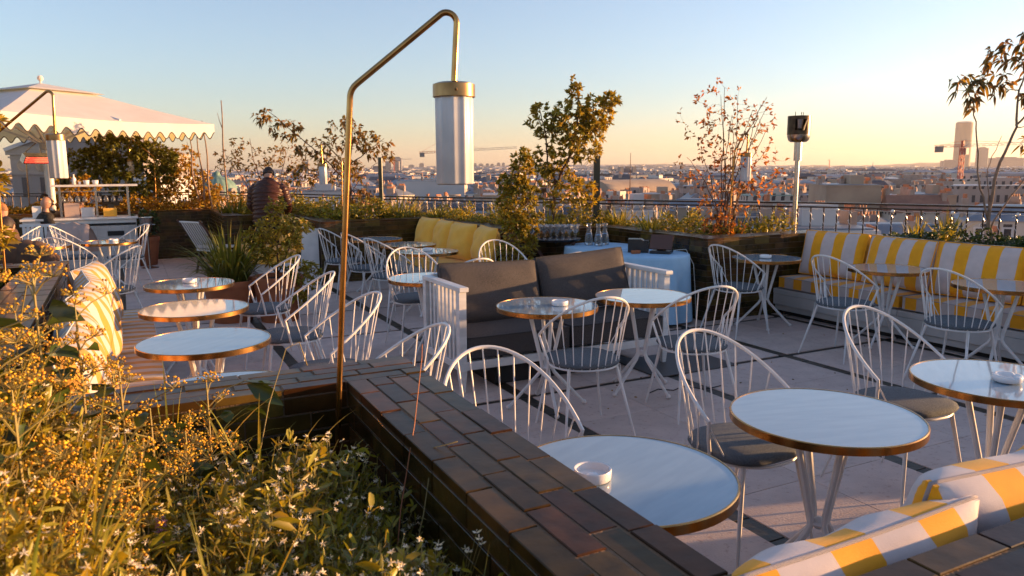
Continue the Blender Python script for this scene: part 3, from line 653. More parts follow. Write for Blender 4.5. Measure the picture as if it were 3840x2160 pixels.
# ------------------------------------------------------------------ patio heater
ht = thing('patio_heater', 'patio heater on a shiny steel pole with a dark burner head', 'heater', (7.19, 6.60, .8))
MB().tube([(0, 0, 0), (0, 0, .92)], .027, 16).build('pole', M['steel'], ht, True)
MB().tube([(0, 0, .92), (0, 0, 1.14)], .045, 16).build('sleeve', M['steel'], ht, True)
MB().lathe([(.09, 1.14), (.115, 1.16), (.128, 1.20), (.13, 1.225)], n=28, cap=True).build('burner_base', M['steel'], ht, True)
m_ = MB()
for k in range(30):
    a = 2*math.pi*k/30; a2 = 2*math.pi*(k+1)/30
    if 17 <= k <= 21 or 5 <= k <= 8 or 26 <= k <= 28: 
        m_.add([(.133*math.cos(a), .133*math.sin(a), 1.225), (.133*math.cos(a2), .133*math.sin(a2), 1.225), (.133*math.cos(a2), .133*math.sin(a2), 1.27), (.133*math.cos(a), .133*math.sin(a), 1.27)], [(0,1,2,3)])
        m_.add([(.133*math.cos(a), .133*math.sin(a), 1.40), (.133*math.cos(a2), .133*math.sin(a2), 1.40), (.133*math.cos(a2), .133*math.sin(a2), 1.435), (.133*math.cos(a), .133*math.sin(a), 1.435)], [(0,1,2,3)])
    else: m_.add([(.133*math.cos(a), .133*math.sin(a), 1.225), (.133*math.cos(a2), .133*math.sin(a2), 1.225), (.133*math.cos(a2), .133*math.sin(a2), 1.435), (.133*math.cos(a), .133*math.sin(a), 1.435)], [(0,1,2,3)])
m_.lathe([(1e-4, 1.436), (.134, 1.436), (.134, 1.442), (1e-4, 1.446)], n=30, cap=False)
m_.build('burner_guard', mat('burnt_steel', (.10,.07,.045), .35, .9, c2=(.05,.035,.025), ns=14), ht)
MB().lathe([(.05, 1.225), (.10, 1.43)], n=20, cap=False).build('emitter', M['steel'], ht, True)
m_ = MB()
for x in (-.07, .03, .06): m_.tube([(x, 0, 1.44), (x, 0, 1.49)], .004, 5)
m_.build('rods', M['black_matte'], ht)
# green posts
for x, y, z1, rx, lb in ((5.70, 8.66, 1.80, .042, 'thick dark green square post standing in the planter behind the carafes'), (3.62, 11.62, 1.82, .036, 'dark green post standing in the planter left of the big lamp shade')):
    t = thing('post', lb, 'post', (x, y, .8), R(-27), 'dark green posts in the planters')
    (MB().box(-rx, -rx, 0, rx, rx, z1-.8, .006) if rx > .04 else MB().tube([(0, 0, 0), (0, 0, z1-.8)], rx, 16)).build('shaft', M['green_post'], t, rx < .04)
    MB().box(-rx*.9, -rx*.9, z1-.799, rx*.9, rx*.9, z1-.79, .002).build('top_cap', M['green_post'], t)

# ------------------------------------------------------------------ service tables, carafes, glasses, till
def draped(name, label, x, y, r, z, seed, fold=.035, n=120):
    rr = random.Random(seed); ph = [rr.uniform(0, 6.28) for _ in range(6)]; v = []; f = []; prof = [(1e-4, z), (r*.6, z), (r*.97, z), (r, z-.006), (r*1.008, z-.03), (r*1.02, z-.15), (r*1.04, z-.35), (r*1.07, z-.55), (r*1.09, .03)]
    for i, (q, zz) in enumerate(prof):
        k_ = max(0, (z-zz)/z)
        for k in range(n):
            a = 2*math.pi*k/n; w_ = fold*k_*(math.sin(9*a+ph[0])+.6*math.sin(14*a+ph[1])+.4*math.sin(5*a+ph[2]))
            v.append(((q+w_)*math.cos(a), (q+w_)*math.sin(a), zz+(.012*math.sin(9*a+ph[0]) if i == len(prof)-1 else 0)))
    for i in range(len(prof)-1):
        for k in range(n): l = (k+1) % n; f.append((i*n+k, (i+1)*n+k, (i+1)*n+l, i*n+l))
    t = thing('service_table', label[0], 'table', (x, y, 0), 0, 'cloth covered service tables')
    MB().tube([(0, 0, 0), (0, 0, z-.02)], .03, 8).build('pedestal', M['black_matte'], t)
    o = MB().add(v, f).build('tablecloth', M['linen'], None, 'all'); o.location = (x, y, 0); tag(o, label[1], 'tablecloth', 'light blue white tablecloths'); return t
draped('t', ('pedestal table hidden under the cloth holding the carafes', 'pale blue white cloth draped over the table with the carafes'), 4.96, 7.42, .43, .745, 3)
draped('t', ('pedestal table hidden under the cloth holding the till', 'pale blue white cloth draped over the table with the receipt printer'), 5.02, 6.58, .43, .735, 5)
cg = 'glass water carafes'; cr0 = None
for i, (x, y, lb) in enumerate(((4.88, 7.56, 'leftmost of three glass carafes on the blue cloth'), (4.92, 7.42, 'middle of three glass carafes, standing in front of the others'), (5.05, 7.48, 'rightmost of three glass carafes on the blue cloth'))):
    if i == 0:
        cr0 = thing('carafe', lb, 'carafe', (x, y, .747), 0, cg)
        MB().lathe([(1e-4, 0), (.047, 0), (.052, .008), (.052, .05), (.044, .12), (.030, .165), (.026, .195), (.029, .235), (.034, .255), (.032, .255), (.026, .23), (.0235, .195), (.027, .165), (.041, .12), (.0485, .05), (.047, .006), (1e-4, .006)], n=24, cap=False).build('glass_body', M['thin_glass'], cr0, 'all')
        MB().lathe([(1e-4, .007), (.046, .007), (.047, .05), (.0405, .12), (.034, .14), (1e-4, .14)], n=24, cap=False).build('water', M['water_blue'], cr0, 'all')
    else: dup(cr0, (x, y, .747), None, lb, cg)
pr = thing('receipt_printer', 'black receipt printer on the cloth covered table', 'printer', (4.98, 6.72, .737), R(-40))
p_ = MB(); poly(p_, [(-.11, 0), (.11, 0), (.11, .10), (.03, .145), (-.11, .145)], -.07, .07); e_ = MB(); e_.v = [(x, z, y) for x, y, z in p_.v]; e_.f = [q[::-1] for q in p_.f]; e_.build('case', M['black_plastic'], pr)
MB().box(.028, -.06, .10, .108, .06, .128).build('paper_slot', M['black_matte'], pr)
tp_ = thing('till_tablet', 'tilted dark tablet till on a stand beside the printer', 'till', (5.12, 6.50, .737), R(-50))
MB().obox((0, 0, .12), (1,0,0), (0,.5,.86), (0,-.86,.5), .12, .085, .008).build('screen', M['screen_brown'], tp_)
MB().box(-.11, -.08, 0, .11, .10, .03, .006).build('stand', M['black_plastic'], tp_)
MB().obox((0, .03, .07), (1,0,0), (0,.5,.86), (0,-.86,.5), .05, .06, .012).build('arm', M['black_plastic'], tp_)
o = MB().box(-.045, -.02, 0, .045, .03, .035, .004).build('napkin_holder', M['terracotta'], None); o.location = (4.86, 6.60, .737); tag(o, 'small pinkish box lying in front of the receipt printer', 'box')
o = MB().tube([(5.22, 6.42, .77), (5.34, 6.36, .78), (5.40, 6.30, .62), (5.42, 6.28, .3), (5.43, 6.27, .05), (5.30, 6.1, .008), (5.1, 5.9, .006)], .004, 5).build('power_cable', M['cord_white'], None, True); tag(o, 'white cable hanging down from the till beside the brick corner', 'cable')
ty = thing('folding_tray_stand', 'dark red folding wooden tray stand below the wine glasses', 'tray stand', (4.56, 7.86, 0), R(-27))
for sy in (-1, 1):
    for sx in (-1, 1): MB().bar((sx*.27, sy*.16, 0), (-sx*.24, sy*.16, .77), .03, .02, (0,1,0)).build('leg', M['dark_wood'], ty)
q_ = MB()
for sx in (-1, 1): q_.bar((sx*.24, -.2, .775), (sx*.24, .2, .775), .03, .02)
q_.build('top_rail', M['dark_wood'], ty)
tr = MB().lathe([(1e-4, 0), (.31, 0), (.335, .018), (.34, .018), (.315, -.006), (1e-4, -.006)], n=48, cap=False).build('serving_tray', M['black_plastic'], None, True); tr.location = (4.56, 7.86, .798); tr.scale = (1, .8, 1); tr.rotation_euler = (0, 0, R(-27)); tag(tr, 'large round black tray full of upside stemmed glasses', 'tray')
tr['label'] = 'large oval black tray crowded with clear wine glasses'
g0 = MB().lathe([(1e-4, 0), (.030, .001), (.028, .003), (.005, .007), (.0038, .03), (.0038, .075), (.010, .085), (.026, .105), (.032, .13), (.030, .16), (.0265, .178), (.0257, .178), (.029, .155), (.0308, .13), (.025, .107), (.008, .089), (1e-4, .087)], n=16, cap=False).build('wine_glass', M['thin_glass'], None, 'all')
n = 0; ORD = ['first','second','third','fourth','fifth','sixth','seventh','eighth','ninth']; ROW = ['front','second','third','back']
for j in range(4):
    for i in range(8):
        x, y = (i-3.5)*.074+(j % 2)*.02, (j-1.5)*.078
        if (x/.30)**2+(y/.22)**2 > 1.05: continue
        o = g0 if n == 0 else g0.copy(); n += 1
        if n > 1: col.objects.link(o)
        c, s = math.cos(R(-27)), math.sin(R(-27)); o.location = (4.56+x*c-y*s, 7.86+x*s+y*c, .801); tag(o, 'clear wine glass, '+ORD[i]+' from the left in the '+ROW[j]+' row on the black tray', 'wine glass', 'wine glasses on the black tray')
# ------------------------------------------------------------------ foliage
def leaf_mesh(name, mt, pts, dirs, ln, wd, parent=None, kind=0, droop=.25, seed=0):
    """pts (n,3), dirs (n,3) leaf axis; each leaf is a folded blade of its own (6 verts)"""
    g = np.random.default_rng(seed+5); pts = np.asarray(pts, float); d = np.asarray(dirs, float); n = len(pts)
    if n == 0: return None
    d /= np.linalg.norm(d, axis=1)[:, None]+1e-9
    rv = g.normal(size=(n, 3)); s = np.cross(d, rv); s /= np.linalg.norm(s, axis=1)[:, None]+1e-9; nr = np.cross(s, d)
    L = (np.full(n, ln)*g.uniform(.65, 1.25, n))[:, None]; W = (np.full(n, wd)*g.uniform(.75, 1.2, n))[:, None]; dn = np.array([0, 0, -1.0])
    fold = .22
    b = pts; m1 = pts+d*L*.34+dn*L*droop*.10; m2 = pts+d*L*.70+dn*L*droop*.40; tip = pts+d*L+dn*L*droop
    V = np.stack([b, m1+s*W*.5+nr*W*fold, m1, m1-s*W*.5+nr*W*fold, m2+s*W*.40+nr*W*fold, m2, m2-s*W*.40+nr*W*fold, tip], 1).reshape(-1, 3)
    base = np.array([[0,2,1,-1],[0,3,2,-1],[1,2,5,4],[2,3,6,5],[4,5,7,-1],[5,6,7,-1]])
    F = []
    tri = base[[0,1,4,5], :3]; qd = base[[2,3]]
    off = (np.arange(n)*8)[:, None, None]
    T = (tri[None]+off).reshape(-1, 3); Q = (qd[None]+off).reshape(-1, 4)
    me = bpy.data.meshes.new(name); nv = len(V); nl = len(T)*3+len(Q)*4; me.vertices.add(nv); me.vertices.foreach_set('co', V.astype(np.float32).ravel())
    me.loops.add(nl); me.loops.foreach_set('vertex_index', np.concatenate([T.ravel(), Q.ravel()]).astype(np.int32))
    me.polygons.add(len(T)+len(Q)); st = np.concatenate([np.arange(len(T))*3, len(T)*3+np.arange(len(Q))*4]).astype(np.int32)
    me.polygons.foreach_set('loop_start', st); me.update(calc_edges=True); me.validate()
    me.polygons.foreach_set('use_smooth', [True]*len(me.polygons)); me.materials.append(M[mt])
    o = bpy.data.objects.new(name, me); col.objects.link(o)
    if parent: o.parent = parent
    return o
def tree(name, label, cat, base, trunks, blobs, leafmat, barkmat, ln, wd, per=9, tw=.0035, group=None, droop=.25, seed=1, spread=.06, rw=.8, crownname='crown', up_=.25, jit=.35):
    """trunks: list of (points, r0, r1) relative to base; blobs: (x,y,z,rx,ry,rz,n) twig tips filling the crown"""
    g = np.random.default_rng(seed); t = thing(name, label, cat, base, 0, group); mb = MB(); nodes = []
    for pts, ra, rb in trunks:
        pts = [Vector(p) for p in pts]; sm = []
        for i in range(len(pts)-1):
            for k in range(5):
                s = k/5; q = pts[i].lerp(pts[i+1], s); q += Vector(g.normal(size=3))*.006*(q.z > .05); sm.append(q)
        sm.append(pts[-1]); m = len(sm); rr = [ra+(rb-ra)*i/(m-1) for i in range(m)]; mb.tube(sm, rr, 6); nodes += [(q, rr[i]) for i, q in enumerate(sm) if i > m*.25]
    mb.build('trunk', M[barkmat], t, 'all'); tips = []
    for x, y, z, rx, ry, rz, n in blobs:
        for _ in range(n):
            v = g.normal(size=3); v /= np.linalg.norm(v); v *= g.uniform(.15, 1)**(1/2.2); tips.append(Vector((x+v[0]*rx, y+v[1]*ry, z+v[2]*rz)))
    NP = np.array([n_[0] for n_ in nodes]); NR = [n_[1] for n_ in nodes]
    tips.sort(key=lambda p: min((p-q[0]).length for q in nodes[::3])); br = MB(); LP = []; LD = []
    for p in tips:
        pa = np.array(p); dd = np.linalg.norm(NP-pa, axis=1)+np.maximum(0, NP[:, 2]-pa[2])*1.2; i = int(dd.argmin()); q = Vector(NP[i]); r = min(NR[i]*.65, tw*2.2)
        r = max(r, tw*.6); L_ = (p-q).length
        if L_ < .01: continue
        c = q.lerp(p, .5)+Vector(g.normal(size=3))*L_*.07+Vector((0, 0, -.06*L_)); c1 = q.lerp(c, .5); c2 = c.lerp(p, .5)
        br.tube([q, c1, c, c2, p], [r, r*.85, r*.7, r*.55, r*.35], 4, cap=False)
        NP = np.vstack([NP, np.array([c, c2, p])]); NR += [r*.7, r*.6, r*.45]
        d = (p-q).normalized(); k = max(2, int(per*g.uniform(.6, 1.4)))
        for j in range(k):
            s = g.uniform(0, 1)**.6; b = (c.lerp(p, s) if L_ > spread*2 else p.lerp(c, g.uniform(0, .6)))
            dv = Vector(g.normal(size=3)); dv = (dv-d*dv.dot(d)*.6)*jit*1.6+d*.5+Vector((0, 0, up_)); LP.append(b+Vector(g.normal(size=3))*.004); LD.append(dv)
    br.build('branches', M[barkmat], t)
    leaf_mesh(crownname, leafmat, LP, LD, ln, wd, t, droop=droop, seed=seed)
    return t
TB = 'small trees and shrubs in the terrace planters'
# V(bearing side, depth): planter coordinates straight in world axes; offsets below are along view-right (a) and up
def rel(a, z, d=0):                                     # offset a to the right across the view, d deeper
    return (a*math.cos(YAW)+d*math.sin(YAW), -a*math.sin(YAW)+d*math.cos(YAW), z)
def rb(a, d, z, r, rz, n): x, y, z = rel(a, z, d); return (x, y, z, r, r*.8, rz, n)
# central evergreen (two crowns), stands in the planter behind the tray
tree('evergreen_tree', 'glossy evergreen tree with dense rounded crown behind the wine glasses', 'tree', (5.12, 8.78, .80),
     [([rel(0,0), rel(-.03,.35), rel(.02,.62), rel(.20,1.0), rel(.28,1.35), rel(.30,1.75)], .026, .010), ([rel(.02,.62), rel(-.10,.95), rel(-.12,1.3), rel(-.2,1.6)], .014, .006), ([rel(.2,1.0), rel(.42,1.3), rel(.6,1.55)], .012, .005), ([rel(-.25,0), rel(-.3,.5), rel(-.2,.9)], .010, .005)],
     [rb(.22,0,1.42,.40,.33,150), rb(.55,.05,1.55,.26,.26,75), rb(.36,.0,1.12,.33,.2,60), rb(-.18,0,1.5,.20,.30,40), rb(.24,.0,1.86,.10,.16,18), rb(.72,0,1.72,.13,.12,22), rb(-.1,0,.95,.30,.22,60), rb(.15,-.05,.55,.42,.3,70), rb(.42,0,.45,.25,.25,26)],
     'leaf_evergreen', 'bark_brown', .072, .026, per=13, seed=3, group=TB, up_=.35)
tree('evergreen_shrub', 'upright evergreen shrub in front of the brick wall left of the wine glasses', 'shrub', (4.02, 7.75, 0),
     [([rel(0,.3), rel(.0,.8), rel(-.02,1.2), rel(.03,1.7)], .018, .006), ([rel(0,.7), rel(.12,1.1), rel(.14,1.45)], .010, .004)],
     [rb(0,0,1.25,.24,.33,120), rb(.06,0,1.68,.15,.20,55), rb(0,0,.75,.26,.30,90), rb(.12,0,1.0,.22,.2,40), rb(-.05,0,1.5,.2,.16,35), rb(.02,-.05,.40,.24,.14,30)],
     'leaf_evergreen', 'bark_brown', .062, .024, per=13, seed=4, group=TB, up_=.35)
o = MB().lathe([(1e-4,0),(.15,0),(.19,.33),(.205,.33),(.205,.38),(.18,.38),(.175,.35),(1e-4,.35)], n=32, cap=False).build('flower_pot', M['terracotta'], None, True); o.location = (4.02, 7.75, 0); tag(o, 'terracotta pot of the evergreen shrub hidden behind the rear chairs', 'pot')
# red-leaved multi-stem shrub
g = random.Random(2); tk = []
for k in range(15):
    a = g.uniform(-.5, .5); h = g.uniform(1.0, 1.75); dd = g.uniform(-.2, .2); x0 = g.uniform(-.08, .10)
    tk.append(([rel(x0,0), rel(x0+a*.15,h*.35,dd*.2), rel(x0+a*.5,h*.7,dd*.6), rel(x0+a*.95,h*(1-.12*abs(a)),dd)], .008, .0025))
tree('red_leaved_shrub', 'tall airy shrub with many thin stems and sparse russet leaves before the railing', 'shrub', (6.20, 6.72, .80), tk,
     [rb(-.05,0,1.45,.42,.40,75), rb(.1,0,1.1,.5,.38,80), rb(-.25,0,.85,.42,.25,50), rb(.45,0,.85,.30,.28,36), rb(0,0,.5,.42,.22,60), rb(.3,0,.62,.5,.10,34), rb(0,-.03,.18,.26,.16,80), rb(-.4,0,1.4,.2,.35,16), rb(.4,0,1.45,.2,.2,18)],
     'leaf_red', 'bark_brown', .048, .022, per=4, tw=.002, seed=8, group=TB, up_=.15, droop=.2)
# right tree, backlit drooping leaves
tree('drooping_leaf_tree', 'pale branched young tree with long drooping leaves at the right edge', 'tree', (8.09, 4.73, .80),
     [([rel(-.02,0), rel(-.10,.30), rel(-.06,.8), rel(.10,1.25), rel(.09,1.6), rel(.22,2.1)], .024, .006), ([rel(-.10,.3), rel(-.24,.7), rel(-.30,1.15), rel(-.36,1.5), rel(-.55,1.75)], .012, .004), ([rel(.10,1.25), rel(.3,1.5), rel(.42,1.9)], .011, .004), ([rel(-.08,.2), rel(.15,.6), rel(.36,.85), rel(.42,1.3)], .010, .004), ([rel(-.1,.4), rel(-.16,.8), rel(-.04,1.15)], .006, .003)],
     [rb(-.46,0,1.70,.20,.14,16), rb(-.36,0,1.50,.10,.12,8), rb(-.16,0,1.72,.18,.25,18), rb(.05,0,2.02,.22,.22,18), rb(.25,0,1.7,.22,.35,24), rb(.3,0,2.1,.2,.2,12), rb(.3,0,1.2,.25,.22,12), rb(-.2,0,2.0,.15,.1,6)],
     'leaf_brown', 'bark_pale', .095, .030, per=5, tw=.003, seed=12, group=TB, up_=-.5, droop=.5)
# branchy tree left of lamp post (drooping leaves)
tree('drooping_leaf_tree', 'spreading tree with brownish drooping leaves behind the brass lamp post', 'tree', (3.35, 12.55, .80),
     [([rel(0,0), rel(.03,.5), rel(.02,.95), rel(.10,1.3), rel(.05,1.7)], .022, .006), ([rel(.02,.6), rel(-.35,1.0), rel(-.75,1.35), rel(-1.25,1.78)], .014, .005), ([rel(.02,.9), rel(.35,1.15), rel(.62,1.35)], .010, .004), ([rel(.02,.5), rel(-.3,.62), rel(-.85,.75)], .009, .004), ([rel(.0,.4), rel(.28,.8), rel(.5,.95)], .008, .004)],
     [rb(.0,0,1.42,.40,.32,60), rb(-.5,0,1.18,.35,.22,40), rb(-1.0,0,1.5,.30,.2,34), rb(-1.35,0,1.74,.16,.12,16), rb(.45,0,1.25,.3,.22,34), rb(-.1,0,.85,.42,.28,60), rb(-.75,0,.78,.3,.15,24), rb(.2,0,.35,.35,.2,40), rb(.68,0,1.1,.16,.2,12)],
     'leaf_brown', 'bark_brown', .082, .034, per=6, tw=.003, seed=15, group=TB, up_=-.15, droop=.45)
tree('autumn_shrub', 'loose russet and gold shrub behind the man in the quilted jacket', 'shrub', (2.35, 14.2, .80),
     [([rel(0,0), rel(-.1,.5), rel(-.25,1.0), rel(-.3,1.4)], .012, .004), ([rel(0,.2), rel(.2,.7), rel(.35,1.15)], .010, .004), ([rel(.1,0), rel(.5,.5), rel(.7,.95)], .010, .004), ([rel(-.1,0), rel(-.4,.6), rel(-.75,1.1)], .010, .004)],
     [rb(-.3,0,1.05,.5,.3,60), rb(.3,0,1.05,.4,.32,60), rb(-.7,0,1.0,.3,.22,30), rb(0,0,.6,.6,.28,50), rb(.7,0,.8,.25,.2,22), rb(-.5,0,1.3,.2,.12,10)],
     'leaf_brown', 'bark_brown', .070, .026, per=5, tw=.003, seed=17, group=TB, up_=.1, droop=.35)
tree('golden_shrub', 'golden yellow leaved bush between the dark bush and the bare stakes', 'shrub', (1.15, 16.35, .80),
     [([rel(0,0), rel(0,.5), rel(.05,.9)], .014, .005), ([rel(0,0), rel(-.3,.5), rel(-.4,.8)], .010, .004), ([rel(0,0), rel(.3,.45), rel(.4,.75)], .010, .004)],
     [rb(0,0,.72,.45,.30,120), rb(-.5,0,.5,.35,.28,80), rb(.35,0,.45,.3,.28,70), rb(-.1,0,.3,.8,.25,130), rb(0,0,1.15,.3,.25,34)],
     'leaf_gold', 'bark_brown', .062, .034, per=10, tw=.003, seed=19, group=TB)
tree('dark_bush', 'large dense dark green bush behind the bar', 'shrub', (.15, 16.6, .80),
     [([rel(0,0), rel(-.1,.6), rel(-.15,1.2)], .024, .008), ([rel(.1,0), rel(.4,.6), rel(.6,1.1)], .018, .006), ([rel(-.1,0), rel(-.5,.6), rel(-.7,1.1)], .018, .006)],
     [rb(-.15,0,1.25,.62,.32,240), rb(.45,0,1.05,.45,.36,160), rb(-.65,0,.95,.4,.32,130), rb(0,0,.7,.7,.32,170), rb(.75,0,.95,.25,.35,60), rb(0,0,.3,.6,.3,110), rb(-1.0,0,1.05,.18,.25,30)],
     'leaf_bush', 'bark_brown', .085, .034, per=11, tw=.004, seed=21, group=TB, up_=.3)
for i, (x, y, h, wob, lb) in enumerate(((1.30, 16.0, 1.45, .05, 'bare pale crooked stem with a forked tip, leftmost of four'), (1.42, 15.9, 1.65, -.03, 'bare pale stem, second from the left of four'), (1.52, 15.85, 1.78, .03, 'bare pale stem, third from the left of four'), (1.78, 15.6, 2.15, -.02, 'tallest bare pale stem, reaching above the parasol edge'))):
    t = thing('bare_stem', lb, 'plant', (x, y, .8), 0, 'bare pale stems beside the parasol'); pts = [Vector(rel(-.10*(i < 3)*s/8*(1-i*.2)+wob*math.sin(s*1.1+i)*.6, h*s/8)) for s in range(9)]
    MB().tube(pts, [.022-.0015*s for s in range(9)], 6).build('stem', M['bark_pale'], t, 'all')
    if i in (0, 3): MB().tube([pts[-3], pts[-3]+Vector(rel(-.05, .16)), pts[-3]+Vector(rel(-.08, .3))], [.009, .006, .004], 5).build('side_twig', M['bark_pale'], t)
tree('leafy_branch_tree', 'evergreen tree whose leaf clusters poke in at the left edge', 'tree', (-1.42, 6.42, .74),
     [([(0,0,0), (.1,0,.6), (.05,0,1.2), (.15,0,1.6)], .02, .008), ([(.1,0,.6), (.35,0,.9)], .01, .005)],
     [(.42,-.1,1.25,.30,.3,.22,60), (.45,-.1,.85,.26,.3,.2,55), (.40,-.1,.45,.30,.3,.2,55), (.1,0,1.0,.4,.4,.7,160), (.34,-.1,1.62,.22,.3,.1,26)],
     'leaf_evergreen', 'bark_brown', .072, .026, per=12, seed=25, group=TB, up_=.3)
tree('leafy_shrub', 'round leafy bush between the parasol mast and the bar', 'shrub', (-.75, 16.2, .80), [([rel(0,0), rel(0,.5)], .015, .006)],
     [rb(0,0,.55,.38,.25,130), rb(-.1,0,.25,.5,.2,100)], 'leaf_gold', 'bark_brown', .07, .04, per=9, seed=26, group=TB)
# terracotta pots with plants in the middle of the terrace
def pot(label, x, y, r, h, grp='terracotta plant pots on the terrace'):
    t = thing('plant_pot', label, 'pot', (x, y, 0), 0, grp)
    MB().lathe([(1e-4,0),(r*.72,0),(r*.74,.01),(r*.97,h-.07),(r,h-.068),(r*1.02,h-.03),(r*1.0,h),(r*.90,h),(r*.88,h-.05),(1e-4,h-.05)], n=48, cap=False).build('pot_body', M['terracotta'], t, True)
    MB().lathe([(1e-4,h-.045),(r*.885,h-.045)], n=24, cap=False).build('pot_soil', M['soil'], t)
    return t
pot('wide terracotta pot of the arching grassy plant', .98, 8.75, .29, .46); pot('taller terracotta pot of the bushy shrub', 1.45, 8.52, .27, .50)
pot('terracotta pot standing next to the bucket stand', .28, 14.75, .24, .5)
def blades(name, label, cat, base, n, L, W, mt, seed, spread=.12, arch=1.0, group=None, lean=(0, 0), kind=None, hs=(.6, 1.1), nseg=7, curl=0):
    g = np.random.default_rng(seed); mb = MB()
    for _ in range(n):
        a = g.uniform(0, 6.28); l = L*g.uniform(*hs); r0_ = spread*g.uniform(0, 1)**.5; p = Vector((r0_*math.cos(a), r0_*math.sin(a), 0)); out = a+g.normal()*.4
        el = g.uniform(.75, 1.5); wv = W*g.uniform(.7, 1.2); d = Vector((math.cos(out)*math.cos(el)+lean[0], math.sin(out)*math.cos(el)+lean[1], math.sin(el))).normalized()
        side = d.cross(Vector((0, 0, 1))); side = side.normalized() if side.length > .01 else Vector((1, 0, 0)); v = []; k_ = arch*g.uniform(.5, 1.4)
        for s in range(nseg+1):
            w_ = wv*(.55+.45*math.sin(math.pi*min(1, s/nseg*1.1+.15)))*(1-(s/nseg)**4)+.0004; v += [p+side*w_/2+Vector((0, 0, w_*.22)), p, p-side*w_/2+Vector((0, 0, w_*.22))]
            p = p+d*(l/nseg); d = (d+Vector((0, 0, -k_*.28*(s+1)/nseg*1.6))+side*curl*g.normal()*.1).normalized()
        f = []
        for s in range(nseg):
            for q in (0, 1): f.append((3*s+q, 3*s+q+1, 3*s+q+4, 3*s+q+3))
        mb.add(v, f)
    o = mb.build(name, M[mt], None, 'all'); o.location = base
    return tag(o, label, cat, group, kind)
blades('grassy_plant', 'dark green arching strap leaved plant in the wide terracotta pot', 'plant', (.98, 8.75, .40), 190, .62, .030, 'leaf_bush', 31, .16, 1.0, hs=(.55, 1.25))
tree('potted_shrub', 'bushy shrub with yellow green leaf tips in the taller terracotta pot', 'shrub', (1.45, 8.52, .46),
     [([rel(0,0), rel(0,.25), rel(.02,.65)], .014, .005), ([rel(0,.05), rel(.15,.35), rel(.2,.55)], .009, .004), ([rel(0,.05), rel(-.15,.3), rel(-.2,.5)], .009, .004)],
     [rb(0,0,.42,.30,.30,150), rb(.02,0,.78,.12,.14,26), rb(.22,0,.55,.18,.16,40), rb(.3,-.05,.05,.22,.18,50), rb(-.2,0,.35,.2,.22,50), rb(.25,-.08,-.15,.14,.12,26)],
     'leaf_evergreen', 'bark_brown', .055, .022, per=11, seed=33, group=TB, up_=.3)
tree('potted_shrub', 'small dark leafy plant in the pot by the bucket stand', 'shrub', (.28, 14.75, .46), [([(0,0,0), (0,0,.3)], .01, .005)], [(0,0,.3,.3,.3,.22,90)], 'leaf_dark', 'bark_brown', .07, .03, per=9, seed=34, group=TB)

# low planting along the planters: tufts are things, the carpet between them is stuff
TG2 = 'strap leaved tufts in the planters'
tufts = [(6.0,8.55,.8,60,.42,'tuft of long green blades behind the carafes'), (6.62,6.95,.8,34,.42,'bright green strap leaved tuft right of the russet shrub'), (6.9,6.75,.8,20,.40,'thin tuft with one long blade leaning right beside the heater pole'), (5.75,7.5,.8,50,.40,'tuft of upright blades left of the russet shrub'), (8.0,5.2,.8,40,.42,'brownish upright tuft before the right railing'), (8.25,5.75,.8,26,.30,'short tuft before the right railing beside the heater'), (8.9,4.0,.8,70,.55,'green tuft at the right edge of the photo'), (4.75,9.55,.8,60,.50,'tall blades behind the yellow cushions left of the evergreen'), (3.95,11.75,.8,120,.55,'broad clump of green blades behind the rear brick wall'), (4.4,11.2,.8,50,.34,'small tuft of blades at the corner over the yellow cushions'), (3.2,11.75,.8,60,.42,'arching green tuft at the foot of the thin lamp'), (2.65,13.7,.8,60,.4,'dark tuft right of the standing man'), (1.75,14.4,.8,90,.42,'dark green tuft left of the standing man'), (5.05,8.75,.8,50,.40,'blades at the foot of the evergreen tree')]
for i, (x, y, z, n, L, lb) in enumerate(tufts): blades('grass_tuft', lb, 'plant', (x, y, z), n, L, .020 if i != 12 else .03, 'grass_blade' if i not in (10, 11, 12) else 'leaf_bush', 100+i, .10 if n < 90 else .25, .7, group=TG2)
def carpet(label, quads, dens, ln, wd, mt, seed, h=.12, name='ground_cover', clump=None):
    g = np.random.default_rng(seed); Pn = []; Dn = []
    for (x0, y0, x1, y1, w_, z) in quads:               # strips: from-to with width
        L_ = math.hypot(x1-x0, y1-y0); n = int(dens*L_*w_); s = g.uniform(0, 1, n); u = g.uniform(-.5, .5, n)*w_; nx, ny = -(y1-y0)/L_, (x1-x0)/L_
        hh = h*(.35+.65*(np.sin(s*L_*5+seed)*.5+.5)*(.6+.4*np.sin(s*L_*13+u*9)))
        Pn.append(np.stack([x0+(x1-x0)*s+nx*u, y0+(y1-y0)*s+ny*u, z+hh*g.uniform(0, 1, n)**.7], 1)); d = g.normal(size=(n, 3)); d[:, 2] = np.abs(d[:, 2])*.9+.2; Dn.append(d)
    return tag(leaf_mesh(name, mt, np.concatenate(Pn), np.concatenate(Dn), ln, wd, seed=seed), label, 'ground cover', None, 'stuff')
carpet('low mixed green foliage filling the planters behind the brick walls', [(4.6,8.7,6.1,8.75,.5,.8), (4.45,11.6,4.75,8.6,.5,.8), (6.0,8.3,6.3,6.7,.5,.8), (6.2,6.8,7.2,6.7,.35,.8)], 2600, .060, .022, 'leaf_fore', 41, .36)
carpet('dark green leafy ground cover along the right parapet planter', [(7.55,5.6,7.9,4.0,.35,.8), (7.9,4.6,8.9,2.2,.9,.8)], 1500, .06, .026, 'leaf_dark', 42, .28)
carpet('green and gold ground cover in the far left planters', [(2.9,11.6,4.2,11.6,.5,.8), (2.7,15.0,2.95,11.6,.5,.8), (1.8,13.8,2.7,13.75,.35,.8)], 2400, .075, .028, 'leaf_fore', 43, .42)
